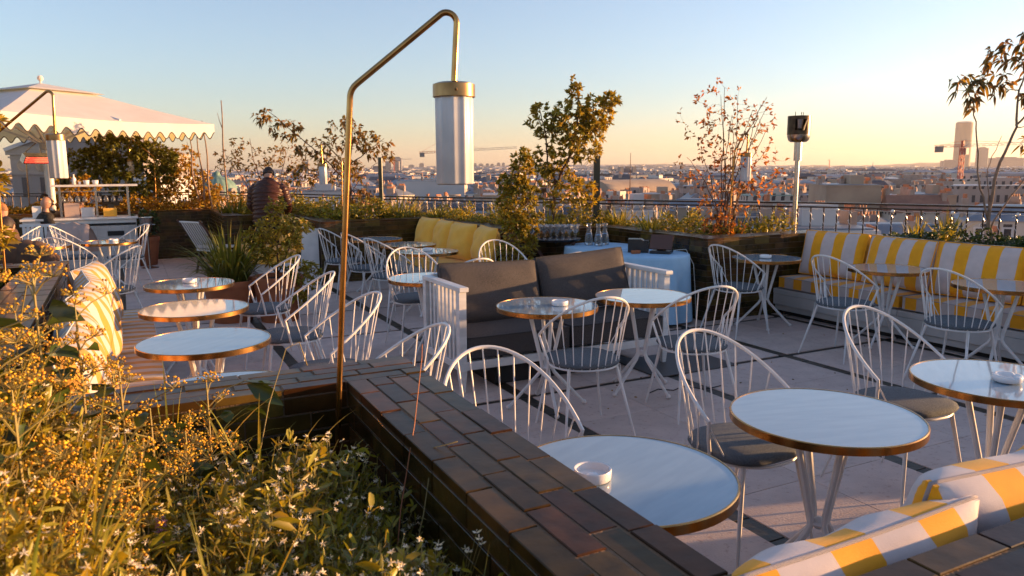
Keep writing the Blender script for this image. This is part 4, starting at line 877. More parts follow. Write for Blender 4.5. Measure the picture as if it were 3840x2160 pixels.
carpet('mixed foliage filling the planter behind the bar', [(-2.6,16.3,1.7,16.2,.8,.8), (1.9,15.4,2.4,13.8,.5,.8)], 1500, .08, .034, 'leaf_gold', 44, .46)
carpet('golden leafy plants in the planter at the far left', [(-3.3,4.4,-.95,4.4,3.6,.74)], 900, .06, .03, 'leaf_gold', 45, .25)
carpet('leafy plants spilling at the foot of the near left planter', [(-2.7,6.9,-.9,6.9,.5,.74)], 1500, .07, .03, 'leaf_bush', 46, .42)
g = np.random.default_rng(91); q = np.stack([g.uniform(.9, 6.4, 150), g.uniform(1.2, 8.5, 150), np.full(150, .004)], 1); dd = g.normal(size=(150, 3)); dd[:, 2] = 0
tag(leaf_mesh('fallen_leaves', 'leaf_brown', q, dd, .022, .011, seed=91, droop=-.05), 'tiny dry fallen leaves and crumbs scattered over the stone slabs', 'fallen leaves', None, 'stuff')

# ------------------------------------------------------------------ near planter: ground cover, white flowers, grass, ivy with umbels
def hfield(x, y):                                       # height of the planting in the near planter
    a = .885+.05*math.sin(3.1*x+1)*math.sin(2.7*y)+.05*math.sin(9*x)*math.sin(8*y+1)
    a += .34*max(0, min(1, (-x+.05)/.45))*max(0, min(1, (2.55-y)/.35+.1))*max(.2, min(1, (y-.5)/.7))           # rises to the left
    a += .05*math.exp(-((y-1.9)/.25)**2-((x-.30)/.25)**2)
    a -= .20*max(0, (x-.38)/.26)
    a += .10*max(0, (1.1-y)/.5)
    return a
g = np.random.default_rng(77); Pn = []; Dn = []; Ps = []; Ds = []
st = MB(); fl_p = []; 
for _ in range(9500):
    x = g.uniform(-.95, .65); y = g.uniform(.42, 2.57)
    if y > 2.12 and x > -.25: continue
    h = hfield(x, y)*g.uniform(.93, 1.06)-.02; z0 = h-g.uniform(.10, .28); tp = Vector((x+g.normal()*.05, y+g.normal()*.05, h)); b = Vector((x, y, z0))
    st.tube([b, b.lerp(tp, .55)+Vector(g.normal(size=3))*.012, tp], [.0020, .0016, .0009], 3, cap=False)
    for k in range(int(g.integers(6, 12))):
        s = g.uniform(.15, 1); q = b.lerp(tp, s); d = g.normal(size=3); d[2] = abs(d[2])*.8+.25
        if g.uniform() < .10: Ps.append(q); Ds.append(d)
        else: Pn.append(q); Dn.append(d)
    if g.uniform() < .22: fl_p.append(tp+Vector((0, 0, .008)))
nc = thing('flowering_ground_cover', None, None, (0, 0, 0)); 
bpy.data.objects.remove(nc)
tag(st.build('plant_stems', M['stem_gold'], None), 'thin reddish gold stems of the low planting in the near planter', 'plant stems', None, 'stuff')
tag(leaf_mesh('ground_cover', 'leaf_fore', Pn, Dn, .036, .0078, seed=3, droop=.15), 'narrow yellow green leaves filling the near planter', 'ground cover', None, 'stuff')
tag(leaf_mesh('ground_cover', 'leaf_fore', Ps, Ds, .070, .017, seed=4, droop=.3), 'broader green leaves among the flowers of the near planter', 'ground cover', None, 'stuff')
PV = []; PD_ = []
for p in fl_p:
    for q in range(int(g.integers(1, 4))):
        c = p+Vector(g.normal(size=3))*.012*(q > 0); nrm = Vector((g.normal()*.5, g.normal()*.5-.3, 1)).normalized(); e1 = nrm.cross(Vector((1, .2, 0))).normalized(); e2 = nrm.cross(e1); a0 = g.uniform(0, 6)
        for k in range(5): a = a0+2*math.pi*k/5; PV.append(c); PD_.append(e1*math.cos(a)+e2*math.sin(a)+nrm*.25)
tag(leaf_mesh('white_blossoms', 'petal', PV, PD_, .0085, .0036, seed=5, droop=0), 'tiny white starry blossoms over the near planter', 'flowers', None, 'stuff')
# taller things
GT = 'long grass blades in the near planter'
for i, (x, y, z, n, L, lb) in enumerate(((.06,2.18,.62,26,.42,'tuft of tall grass blades in the near planter below the left tables'), (.26,2.05,.62,14,.44,'tuft with one long blade reaching over the near brick ledge'), (-.30,1.75,.85,30,.40,'grass tuft below the ivy flowers at the left'), (-.15,1.30,.72,30,.42,'grass tuft at the lower left of the near planter'), (.10,1.35,.66,24,.34,'grass tuft in the middle of the near planter'), (.45,1.05,.66,14,.30,'small grass tuft at the bottom edge of the near planter'), (-.45,1.2,.85,26,.40,'grass tuft at the left edge of the near planter'))):
    blades('grass_tuft', lb, 'grass', (x, y, hfield(x, y)-.12), n, L, .0062, 'grass_blade', 60+i, .06, .55, group=GT, hs=(.45, 1.1), nseg=9)
for i, (pts, lb) in enumerate((([(.24,2.10,.62), (.27,2.12,.80), (.33,2.2,.98), (.40,2.28,1.12), (.44,2.28,1.135), (.46,2.28,1.06)], 'long straw bending over in front of the brick ledge'), ([(.50,1.62,.62), (.58,1.78,.78), (.70,2.0,.92), (.80,2.2,1.06), (.81,2.22,1.10)], 'thin reddish straw curving up over the near ledge'), ([(.52,1.60,.62), (.62,1.72,.78), (.70,1.85,.90), (.75,1.80,.925)], 'thin stalk lying across the near ledge bricks'), ([(.02,1.2,.75), (.05,1.3,.85), (.08,1.32,.89), (.14,1.3,.84)], 'bent orange dry stalk at the lower left'))):
    tag(MB().tube(pts, .0016, 5).build('dry_stalk', M['stem_gold'] if i != 1 else mat('stalk_red', (.35,.12,.04), .6), None, 'all'), lb, 'stalk', 'dry stalks in the near planter')
# ivy umbels: one plant with stems, leaves, berry heads
def umbel_plant(label, x, y, z0, h, R_, nheads, seed, leanx=0, leaves=7):
    g = np.random.default_rng(seed); t = thing('ivy_plant', label, 'plant', (x, y, z0), 0, 'flowering ivy in the near planter')
    sm = MB(); hd = MB(); LP = []; LD = []; main = [Vector((0, 0, 0)), Vector((leanx*.4, 0, h*.4)), Vector((leanx, 0, h*.85))]
    sm.tube(main, [.0045, .0038, .0028], 6); heads = []
    for k in range(nheads):
        s = g.uniform(.45, 1); b = main[0].lerp(main[1], s/.5) if s < .5 else main[1].lerp(main[2], (s-.5)/.5)
        e = b+Vector((g.normal()*R_, g.normal()*R_, abs(g.normal())*R_*.6+.02)) if k else main[2]+Vector((0, 0, .03)); sm.tube([b, b.lerp(e, .5)+Vector((0, 0, .008)), e], [.0022, .0018, .0014], 4); heads.append(e)
    for e in heads:
        rr_ = g.uniform(.022, .036); m = int(g.integers(16, 28))
        hd = MB()
        for j in range(m):
            v = Vector(g.normal(size=3)); v.z = abs(v.z)*.8+.1; v = v.normalized()*rr_*g.uniform(.8, 1.1); sm.tube([e, e+v], .0007, 3, cap=False)
            q = e+v; rb_ = .0034*g.uniform(.7, 1.2); hd.add([q+Vector(d)*rb_ for d in ((1,0,0),(-1,0,0),(0,1,0),(0,-1,0),(0,0,1),(0,0,-1))], [(0,2,4),(2,1,4),(1,3,4),(3,0,4),(2,0,5),(1,2,5),(3,1,5),(0,3,5)])
        hd.build('berry_head', M['umbel'], t, 'all')
    for k in range(leaves):
        s = g.uniform(.1, .9); b = main[0].lerp(main[2], s); d = Vector((g.normal(), g.normal(), g.normal()*.3+.2)).normalized(); LP.append(b+d*.03); LD.append(d); sm.tube([b, b+d*.032], .0012, 3)
    sm.build('stems', M['stem_gold'], t); leaf_mesh('leaves', 'ivy_leaf', LP, LD, .062, .042, t, seed=seed, droop=.3)
    return t
umb = [(.02,2.10,.86,.24,.05,9,'golden ivy flowers crowding below the tall single stems'), (-.06,2.20,.90,.28,.05,9,'golden ivy flowers against the near ledge at the left'), (.12,2.22,.80,.20,.05,7,'golden ivy flowers just left of the long arching leaf sprig'), (-.12,1.60,.84,.26,.05,9,'golden ivy flowers in the lower left middle'), (-.26,1.42,.86,.26,.05,9,'golden ivy flowers near the bottom left corner'), (-.20,2.04,1.05,.46,.035,10,'highest golden ivy flower bush at the left edge before the end ledge'), (-.30,1.88,1.08,.42,.05,12,'high golden ivy flowers at the left frame edge'), (-.12,2.02,1.02,.40,.03,7,'slender ivy flower stem right of the highest bush'), (-.36,2.05,1.05,.42,.05,11,'golden ivy flowers behind the highest bush at the left'), (-.26,2.20,1.0,.38,.05,10,'golden ivy flowers nearest the striped cushion at the left'), (-.30,1.86,1.05,.36,.05,12,'tall golden ivy flowers at the left edge below the far ledge'), (-.42,1.72,1.02,.34,.05,12,'tallest ivy flower bush at the extreme left'), (-.22,1.70,.98,.32,.045,11,'thick golden ivy flowers left of the tall single stems'), (-.34,1.56,.98,.30,.045,10,'golden ivy flowers above the lower left corner'), (-.17,2.12,.98,.36,.022,6,'tall ivy flower stem rising highest at the left before the striped cushions'), (-.04,1.98,.92,.33,.022,6,'ivy flower stem in front of the white lit cushions'), (.17,2.25,.82,.30,.024,5,'ivy flower stem by the rim of the nearest left table'), (.10,2.12,.80,.22,.022,3,'short ivy stem with large leaves just above the ledge'), (-.30,1.72,.90,.28,.04,9,'ivy flower cluster at the far left edge'), (-.42,1.95,.95,.30,.05,9,'ivy flowers rising at the left edge under the brick ledge'), (-.16,1.55,.85,.26,.045,10,'broad ivy flower cluster in the lower left'), (-.02,1.85,.80,.24,.045,10,'dense golden ivy flowers left of the grass tuft'), (-.38,1.50,.85,.28,.045,9,'ivy flowers lowest at the left edge'), (-.22,1.95,.82,.28,.045,9,'ivy flowers crowding before the striped cushion'), (-.10,1.72,.84,.20,.045,9,'golden ivy flower cluster in the middle of the left planting'), (.08,2.0,.74,.20,.04,7,'low ivy flowers at the foot of the tall grass')]
for i, (x, y, z, h, r_, nh, lb) in enumerate(umb): umbel_plant(lb, x, y, z-.22, h+.2, r_+.012, nh+3, 200+i, leaves=9 if i < 4 else 14)
t = thing('ivy_sprig', 'arching stem with two large ivy leaves over the nearest left table', 'plant', (.17, 2.25, .98)); MB().tube([(0,0,0),(.05,.01,.045),(.11,.02,.06)], .0018, 5).build('stem', M['stem_gold'], t)
leaf_mesh('leaves', 'ivy_leaf', [(.10,.02,.06), (.11,.01,.05), (.10,.0,-.02)], [(1,-.3,.15), (1,-.5,-.35), (1,-.3,-.2)], .10, .05, t, seed=9, droop=.3)
t = thing('violet_flower', 'small violet flower spike among the leaves at the left', 'flower', (.02, 1.78, .80)); MB().tube([(0,0,-.1),(0,0,.08)], .0013, 4).build('stem', M['stem_gold'], t)
m_ = MB()
for k in range(26): a = k*2.4; m_.ball((.009*math.cos(a), .009*math.sin(a), .02+k*.0024), .0045, 6, 4)
m_.build('blossoms', M['petal_violet'], t)
g = random.Random(5)
for i in range(14):
    x, y = g.uniform(.34, .62), g.uniform(1.25, 1.75); z = .70+g.uniform(0, .12)
for i, (x, y, z, lb) in enumerate(((.56,1.40,.80,'spray of white blossoms reaching the inner edge of the near ledge'), (.46,1.40,.76,'spray of white blossoms over the dark gap of the near planter'), (.40,1.65,.72,'pale spray of blossoms below the tall straw'))):
    t = thing('flower_spray', lb, 'flower', (x, y, z-.2), 0, 'loose sprays of white blossoms'); s_ = MB(); PV = []; PD_ = []
    for k in range(16):
        e = Vector((g.uniform(-.07, .07), g.uniform(-.05, .06), .2+g.uniform(-.03, .09))); s_.tube([(0,0,0), e*.6+Vector((0,0,.02)), e], .0009, 3, cap=False)
        for q in range(5): a = 2*math.pi*q/5; PV.append(e); PD_.append((math.cos(a), math.sin(a)*.8, .35))
    s_.build('stems', M['stem_gold'], t); leaf_mesh('blossoms', 'petal', PV, PD_, .012, .0048, t, seed=i, droop=0)
# ------------------------------------------------------------------ people
def skin_fig(name, nodes, edges, mt, parent=None, sub=2, root=0):
    me = bpy.data.meshes.new(name); me.from_pydata([n[0] for n in nodes], edges, []); me.update(); me.materials.append(M[mt])
    o = bpy.data.objects.new(name, me); col.objects.link(o)
    bm_ = __import__('bmesh'); b = bm_.new(); b.from_mesh(me); ly = b.verts.layers.skin.verify(); b.verts.ensure_lookup_table()
    for i, v in enumerate(b.verts):
        r = nodes[i][1]; v[ly].radius = (r, r) if not isinstance(r, tuple) else r
        v[ly].use_root = (i == root)
    b.to_mesh(me); b.free()
    m = o.modifiers.new('skin', 'SKIN'); m.use_smooth_shade = True; m.branch_smoothing = .6
    s = o.modifiers.new('sub', 'SUBSURF'); s.levels = sub; s.render_levels = sub
    dg = bpy.context.evaluated_depsgraph_get(); ev = o.evaluated_get(dg); nm = bpy.data.meshes.new_from_object(ev); o.modifiers.clear(); o.data = nm
    if not nm.materials: nm.materials.append(M[mt])
    if parent: o.parent = parent
    return o
def loft(mb, spine, radii, n=28, quilt=0, pitch=.045, side=Vector((1,0,0)), cap=True):
    """elliptic rings along a spine; radii (rx along side, ry); quilt = puff depth"""
    sp = [Vector(p) for p in spine]; L = [0]
    for i in range(1, len(sp)): L.append(L[-1]+(sp[i]-sp[i-1]).length)
    m = int(L[-1]/.009)+2; v = []; f = []
    for k in range(m):
        s = L[-1]*k/(m-1); i = max(j for j in range(len(sp)) if L[j] <= s+1e-9); i = min(i, len(sp)-2); u = (s-L[i])/(L[i+1]-L[i]); uu = u*u*(3-2*u)
        p = sp[i].lerp(sp[i+1], u); t = ((sp[i+1]-sp[i]).normalized()).lerp((sp[min(i+2, len(sp)-1)]-sp[i+1]).normalized() if i+2 < len(sp) else (sp[i+1]-sp[i]).normalized(), u*.5).normalized()
        rx = radii[i][0]+(radii[i+1][0]-radii[i][0])*uu; ry = radii[i][1]+(radii[i+1][1]-radii[i][1])*uu
        sx = (side-t*side.dot(t)).normalized(); sy = t.cross(sx); q = quilt*abs(math.sin(math.pi*s/pitch))**.6
        for a_ in range(n): a = 2*math.pi*a_/n; wv = 1+.012*math.sin(7*a+s*60); v.append(p+sx*(rx*wv+q)*math.cos(a)+sy*(ry*wv+q)*math.sin(a))
    for k in range(m-1):
        for a_ in range(n): b = (a_+1) % n; f.append((k*n+a_, k*n+b, (k+1)*n+b, (k+1)*n+a_))
    if cap: f.append(tuple(range(n-1, -1, -1))); f.append(tuple(range((m-1)*n, m*n)))
    mb.add(v, f)
def head(parent, c, fwd, r=.105, skin='skin', hair=None, haircut='short', tilt=0, glasses=False):
    """head with face features looking along fwd (unit, xy)"""
    f = Vector(fwd).normalized(); s = Vector((f.y, -f.x, 0)).normalized(); u = s.cross(f)*1.0; u = -f.cross(s) if u.z < 0 else u; c = Vector(c); v = []; fc = []; n, m = 28, 20
    for i in range(m+1):
        th = math.pi*i/m
        for k in range(n):
            a = 2*math.pi*k/n; x = math.sin(th)*math.sin(a); y = math.sin(th)*math.cos(a); z = math.cos(th)
            rx, ry, rz = .74, .92, 1.12
            if z < -.1: rx *= 1-.28*(-z-.1); ry *= 1-.10*(-z-.1)
            q = 0
            if y > 0:
                q += .14*math.exp(-((x/.16)**2+((z+.12)/.17)**2))                        # nose
                q -= .05*math.exp(-(((abs(x)-.32)/.15)**2+((z-.08)/.10)**2))                # eye sockets
                q += .035*math.exp(-((x/.30)**2+((z+.47)/.07)**2))-.03*math.exp(-((x/.3)**2+((z+.38)/.04)**2))   # lips
                q += .05*math.exp(-((x/.25)**2+((z+.78)/.12)**2))                          # chin
                q += .03*math.exp(-((x/.6)**2+((z-.26)/.08)**2))                           # brow
            q += .07*math.exp(-(((abs(x)-.95)/.10)**2+((z+.02)/.18)**2+((y+.02)/.12)**2))*2   # ears
            v.append(c+(s*(x*rx*(1+.6*max(0, q) if abs(x) > .8 else 1))+f*(y*ry+q)+u*z*rz)*r)
    for i in range(m):
        for k in range(n): l = (k+1) % n; fc.append((i*n+k, (i+1)*n+k, (i+1)*n+l, i*n+l))
    MB().add(v, fc).build('head', M[skin], parent, 'all')
    if hair:
        hv = []; hf_ = []
        low = {'short': -.25, 'long': -.9, 'bald': -9}[haircut]
        for i in range(m+1):
            th = math.pi*i/m
            for k in range(n):
                a = 2*math.pi*k/n; x = math.sin(th)*math.sin(a); y = math.sin(th)*math.cos(a); z = math.cos(th); e = 1.07+.03*math.sin(9*a+i)+(.08 if y < -.2 else 0)
                if y > .25 and z < .45: e = .80
                if z < low: e = .8
                hv.append(c+(s*x*.76*e+f*(y*.92*e-.03)+u*z*1.12*e)*r)
        h = MB().add(hv, fc)
        if haircut == 'long':
            for k in range(60): a = R(100+160*k/59); b = c+(s*math.sin(a)*.74+f*math.cos(a)*.9+u*.1)*r; h.tube([b, b+u*-.12+f*-.02, b+u*-.27+Vector((rnd.uniform(-.02,.02), rnd.uniform(-.02,.02), 0))], [.014, .013, .005], 5)
        h.build('hair', M[hair], parent, 'all')
    if glasses:
        gl = MB()
        for sg in (-1, 1): gl.obox(c+(s*.33*sg+f*.93+u*.08)*r, s, u, f, .028, .017, .003); gl.bar(c+(s*.62*sg+f*.85+u*.1)*r, c+(s*.80*sg-f*.1+u*.08)*r, .004, .006)
        gl.build('sunglasses', M['black_plastic'], parent)
def hand(mb, w, d, up_, size=.17):
    """slightly curled hand: palm and five fingers from wrist w along d"""
    d = Vector(d).normalized(); s = d.cross(Vector(up_)).normalized(); n = s.cross(d); w = Vector(w); k = size/.18
    mb.tube([w, w+d*.045*k, w+d*.085*k], [.026*k, .034*k, .030*k], 8)
    for i, (o_, l) in enumerate(((-.027, .062), (-.009, .072), (.009, .068), (.026, .052))):
        b = w+d*.085*k+s*o_*k; mb.tube([b, b+d*l*.45*k-n*.006*k, b+d*l*.8*k-n*.022*k, b+d*l*.95*k-n*.036*k], [.0095*k, .009*k, .008*k, .006*k], 6)
    b = w+d*.03*k-s*.028*k; mb.tube([b, b+(d*.6-s*.7).normalized()*.035*k, b+(d*.9-s*.55).normalized()*.065*k-n*.01*k], [.012*k, .011*k, .008*k], 6)
# man in the quilted jacket, back to us, bending over the wall table
mx, my = 2.02, 12.55
man = thing('person', 'man in a dark quilted down jacket seen from behind, bending forward by the planter', 'person', (mx, my, 0), R(-22))
# local: +y away from camera, x to the right
H = [((0,0.02,.92),.13), ((0,.05,1.10),.13), ((0,.12,1.28),.13), ((0,.20,1.42),.07), ((0,.25,1.50),.052), ((0,.30,1.56),.06),
     ((-.20,.16,1.38),.060), ((-.27,.20,1.12),.042), ((-.20,.38,.92),.032), ((.20,.16,1.38),.060), ((.28,.16,1.14),.042), ((.26,.36,.94),.032),
     ((-.10,.0,.86),.095), ((-.11,.03,.48),.062), ((-.11,-.02,.08),.042), ((-.11,.12,.04),.04), ((.10,.0,.86),.095), ((.12,.05,.48),.062), ((.12,-.02,.08),.042), ((.12,.12,.04),.04)]
E_ = [(0,1),(1,2),(2,3),(3,4),(4,5),(2,6),(6,7),(7,8),(2,9),(9,10),(10,11),(0,12),(12,13),(13,14),(14,15),(0,16),(16,17),(17,18),(18,19)]
skin_fig('body', H, E_, 'skin', man)
hb = MB(); hand(hb, (-.19,.39,.90), (.15,.5,-.8), (0,1,.4)); hand(hb, (.25,.37,.92), (-.1,.5,-.8), (0,1,.4)); hb.build('hands', M['skin'], man, 'all')
head(man, (-.01,.30,1.565), (-.12,.80,-.55), .108, hair='hair_grey')
jk = MB(); loft(jk, [(0,-.01,.80),(0,.0,.95),(0,.05,1.12),(0,.10,1.27),(0,.15,1.38),(0,.22,1.47)], [(.205,.15),(.20,.15),(.215,.16),(.235,.15),(.20,.12),(.085,.08)], 40, .024, .062)
jk.build('jacket', M['jacket'], man, 'all')
for sx, el, wr_ in ((-1, (-.285,.17,1.10), (-.205,.37,.93)), (1, (.295,.15,1.12), (.26,.35,.95))):
    sl_ = MB(); loft(sl_, [(sx*.17,.15,1.40), (sx*.235,.16,1.32), el, wr_], [(.055,.055),(.078,.075),(.064,.062),(.050,.050)], 24, .014, .055, Vector((0,1,0))); sl_.build('sleeve', M['jacket'], man, 'all')
tr_ = MB()
for sx in (-1, 1): loft(tr_, [(sx*.09,0,.90),(sx*.11,.03,.50),(sx*.115,-.02,.07)], [(.115,.125),(.085,.09),(.065,.075)], 20)
tr_.build('trousers', M['cloth_dark'], man, 'all')
# seated people at the left
def seated(label, x, y, rz, top, legs, sc_=1.0, skin='skin', hair='hair_dark', cut='short', collar=None, hat=None, glasses=False, seat=.45, lean=.08, look=(0,1,-.15), r_=1.0):
    t = thing('person', label, 'person', (x, y, 0), R(rz), 'guests seated at the left')
    N_ = [((0,0,.52),.14), ((0,lean*.3,.75),.13), ((0,lean*.8,.95),.13), ((0,lean,1.06),.06), ((0,lean*1.1,1.13),.05), ((0,lean*1.2,1.20),.05),
          ((-.19,lean*.8,.99),.058), ((-.26,.12,.76),.042), ((-.10,.33,.74),.03), ((.19,lean*.8,.99),.058), ((.26,.12,.76),.042), ((.10,.34,.74),.03),
          ((-.10,.05,.50),.085), ((-.12,.44,.50),.065), ((-.12,.46,.10),.042), ((-.12,.58,.04),.036), ((.10,.05,.50),.085), ((.12,.44,.50),.065), ((.12,.46,.10),.042), ((.12,.58,.04),.036)]
    skin_fig('body', N_, E_, skin, t, sub=1)
    hb = MB(); hand(hb, (-.10,.33,.75), (.3,.9,.1), (0,0,1)); hand(hb, (.10,.34,.75), (-.3,.9,.1), (0,0,1)); hb.build('hands', M[skin], t, 'all')
    head(t, (0, lean*1.3, 1.25), look, .108, skin, hair if cut != 'bald' else None, cut, glasses=glasses)
    c = MB(); loft(c, [(0,0,.48),(0,lean*.3,.72),(0,lean*.8,.95),(0,lean,1.03),(0,lean*1.1,1.09)], [(.20*r_,.16*r_),(.20*r_,.15*r_),(.235*r_,.15*r_),(.18*r_,.12),(.08,.075)], 30, .004, .05); c.build('coat', M[top], t, 'all')
    for sx in (-1, 1):
        s_ = MB(); loft(s_, [(sx*.16,lean*.9,1.02),(sx*.22,lean*.8,.97),(sx*.27,.11,.77),(sx*.12,.31,.745)], [(.05,.05),(.078,.075),(.062,.06),(.045,.045)], 18, .003, .05, Vector((0,1,0))); s_.build('sleeve', M[top], t, 'all')
    l_ = MB()
    for sx in (-1, 1): loft(l_, [(sx*.10,0,.52),(sx*.12,.42,.52),(sx*.12,.47,.40),(sx*.12,.46,.08)], [(.10,.095),(.082,.08),(.075,.07),(.055,.055)], 16, 0, .05, Vector((1,0,0)))
    l_.build('trousers', M[legs], t, 'all')
    if collar:
        f_ = MB(); pts = [Vector((.13*math.cos(a), lean+.10*math.sin(a), 1.09)) for a in [2*math.pi*k/14 for k in range(14)]]; f_.tube(pts, [.05]*14, 10, closed=True); f_.build('fur_collar', M[collar], t, 'all')
    if hat:
        h_ = MB(); c0 = Vector((0, lean*1.3-.01, 1.30)); h_.lathe([(.16,.0),(.165,.008),(.105,.012),(.10,.06),(.085,.105),(.04,.115),(1e-4,.112)], c0, 28, cap=False); h_.build('hat', M[hat], t, 'all')
    if cut == 'long' and False: pass
    t.scale = (sc_, sc_, sc_); return t
seated('bald man in sunglasses and a dark coat, seated sideways at the left', -1.22, 14.6, -75, 'cloth_dark', 'cloth_dark', .90, cut='bald', glasses=True, look=(0,1,-.35))
seated('dark haired guest in a brown coat with fur collar behind the parasol mast', -.86, 14.95, 40, 'cloth_brown', 'cloth_dark', .86, hair='hair_dark', cut='long', collar='fur')
seated('guest in a red coat with a dark brimmed hat beside the bar', -.66, 15.3, 165, 'cloth_red', 'cloth_dark', .86, hat='cloth_dark', hair='hair_dark', cut='short')
seated('balding guest in a dark coat behind the guest in red', -1.3, 15.9, -30, 'cloth_dark', 'cloth_dark', .9, hair='hair_grey', look=(0,1,-.2))
seated('long blonde haired guest in brown at the left edge', -1.42, 10.95, -120, 'cloth_brown', 'cloth_dark', .93, hair='hair_blonde', cut='long', look=(.1,1,-.4))
seated('guest in a cream top at the left edge, bending over the table', -1.27, 9.72, -40, 'cloth_light', 'cloth_brown', .84, hair='hair_dark', cut='short', lean=.16, hat=None, look=(0,1,-.5))
o = MB(); loft(o, [(-.24,-.10,.62),(-.05,-.14,.80),(.16,-.10,.78),(.30,.02,.66)], [(.10,.13),(.17,.16),(.17,.16),(.10,.12)], 24, .012, .09, Vector((0,1,0))); o = o.build('draped_jacket', M['cloth_brown'], None, 'all'); o.location = (-1.02, 9.55, -.02); o.rotation_euler = (0, 0, R(-20)); tag(o, 'shiny brown jacket bundled over the chair at the left edge', 'jacket')
o = MB()
v = []; nx, ns_ = 26, 22
for j in range(ns_+1):
    s = -1+2*j/ns_; z = .90-(.42 if s > 0 else .34)*abs(s)**1.35
    for i in range(nx+1):
        u = -1+2*i/nx; fold = .03*math.sin(7*u+2*s)*abs(s)+.015*math.sin(15*u)*abs(s); v.append((u*(.27+.06*abs(s)), .07*s+fold+(.10*s if abs(s) > .2 else 0), z-.04*u*u+.012*math.sin(9*u)))
o.add(v, [(j*(nx+1)+i, j*(nx+1)+i+1, (j+1)*(nx+1)+i+1, (j+1)*(nx+1)+i) for j in range(ns_) for i in range(nx)]); o = o.build('draped_coat', M['cloth_light'], None, 'all'); o.location = (-.72, 12.75, 0); o.rotation_euler = (0, 0, R(-25)); tag(o, 'pale pink coat hanging over a chair back near the bar', 'coat')

# ------------------------------------------------------------------ outdoor bar
br = thing('outdoor_bar', 'white tiled outdoor bar counter with an overhead shelf', 'bar', (-.63, 14.45, 0), 0)
MB().box(-.85, 0, 0, .80, .55, .84).build('counter_core', M['white_paint'], br)
m_ = MB()
for k in range(8):
    for z0, z1 in ((.02,.28),(.285,.54),(.545,.72)): m_.box(-.85+k*.206+.002, -.012, z0, -.85+(k+1)*.206-.002, -.001, z1, .002)
m_.build('front_tiles', M['white_bench'], br)
m_ = MB(); m_.box(-.84, -.013, .735, .79, -.001, .775); m_.box(-.50, -.0185, .56, -.28, -.0125, .64); m_.box(.35, -.0185, .56, .60, -.0125, .64); m_.build('dark_slots', M['black_matte'], br)
MB().box(-.88, -.05, .841, .83, .56, .875, .004).build('counter_top', M['white_paint'], br)
m_ = MB()
for x in (-.30, .22, .70): MB().box(x-.018, .10, .876, x+.018, .135, 1.385, .003).build('shelf_post', M['steel'], br)
MB().box(-.42, .02, 1.386, .86, .34, 1.42, .004).build('overhead_shelf', M['white_paint'], br)
MB().box(-.36, .12, 1.30, .66, .20, 1.312).build('glass_rack', M['steel'], br)
bg = 'upside down glasses hanging below the bar shelf'; hg = None
for i in range(9):
    if hg is None: hg = MB().lathe([(.032,0),(.004,-.004),(.004,-.07),(.028,-.10),(.040,-.14),(.036,-.175),(.034,-.175),(.038,-.14),(.026,-.104),(1e-4,-.075)], n=16, cap=False).build('hanging_glass', M['thin_glass'], None, 'all'); o = hg
    else: o = hg.copy(); col.objects.link(o)
    o.location = (-.63-.26+i*.105, 14.45+.16, 1.305); tag(o, ORD[i]+' glass from the left hanging upside down under the bar shelf', 'glass', bg)
def bottle(x, y, z, r, h, mt, lb):
    o = MB().lathe([(1e-4,0),(r,0),(r,h*.55),(r*.9,h*.62),(r*.36,h*.74),(r*.34,h*.95),(r*.42,h*.96),(r*.42,h),(1e-4,h)], n=18, cap=False).build('bottle', M[mt], None, 'all'); o.location = (x, y, z); return tag(o, lb, 'bottle', 'bottles on the bar shelf')
SX0, SYY, SZ = -1.00, 14.62, 1.421
bottle(SX0+.12, SYY, SZ, .038, .36, 'bottle_green', 'tall dark green bottle at the left end of the bar shelf'); bottle(SX0+.19, SYY+.02, SZ, .040, .33, 'bottle_green', 'dark bottle second on the bar shelf, beside the tall one')
bottle(SX0+.29, SYY-.02, SZ, .033, .17, 'porcelain', 'small white bottle on the bar shelf')
for i, (dx, r, h, lb) in enumerate(((.37,.022,.05,'small cup half full of coffee on the bar shelf'), (.47,.05,.07,'white bowl on the bar shelf'), (.60,.05,.07,'second white bowl on the bar shelf, further right'))):
    o = MB().lathe([(1e-4,0),(r*.8,0),(r,h),(r*.92,h),(r*.7,.01),(1e-4,.01)], n=20, cap=False).build('bowl' if i else 'cup', M['porcelain'], None, 'all'); o.location = (SX0+dx, SYY-.04, SZ); tag(o, lb, 'bowl' if i else 'cup')
for i, (x, w_, h, mt, lb) in enumerate(((-1.28,.13,.20,'porcelain','white paper roll box at the left end of the bar counter'), (-.78,.22,.24,'cloth_light','beige box standing on the bar counter under the shelf'), (-.55,.20,.16,'white_paint','white box on the bar counter beside the beige one'), (-.22,.20,.14,'yellow_fabric','yellow box on the bar counter below the screen'))):
    o = MB().box(-w_/2, -.07, 0, w_/2, .07, h, .006).build('box', M[mt], None); o.location = (x, 14.68, .876); tag(o, lb, 'box', 'boxes on the bar counter')
t = thing('till_screen', 'black till screen on the bar counter', 'screen', (-.20, 14.72, 1.02)); MB().obox((0,0,.12), (1,0,0), (0,.95,.3), (0,-.3,.95), .13, .012, .09).build('panel', M['black_plastic'], t); MB().box(-.05, 0, 0, .05, .08, .06, .004).build('foot', M['black_plastic'], t)
t = thing('ice_bucket_stand', 'silver ice bucket on a tall thin stand', 'bucket stand', (.32, 14.25, 0))
MB().tube([(0,0,0),(0,0,.62)], .014, 10).build('stem', M['steel'], t, True); MB().lathe([(1e-4,0),(.14,0),(.14,.008),(.03,.03),(1e-4,.03)], n=28, cap=False).build('foot', M['steel'], t, True)
MB().lathe([(1e-4,.62),(.085,.62),(.115,.86),(.12,.865),(.113,.865),(.083,.63),(1e-4,.63)], n=28, cap=False).build('bucket', M['steel'], t, True)
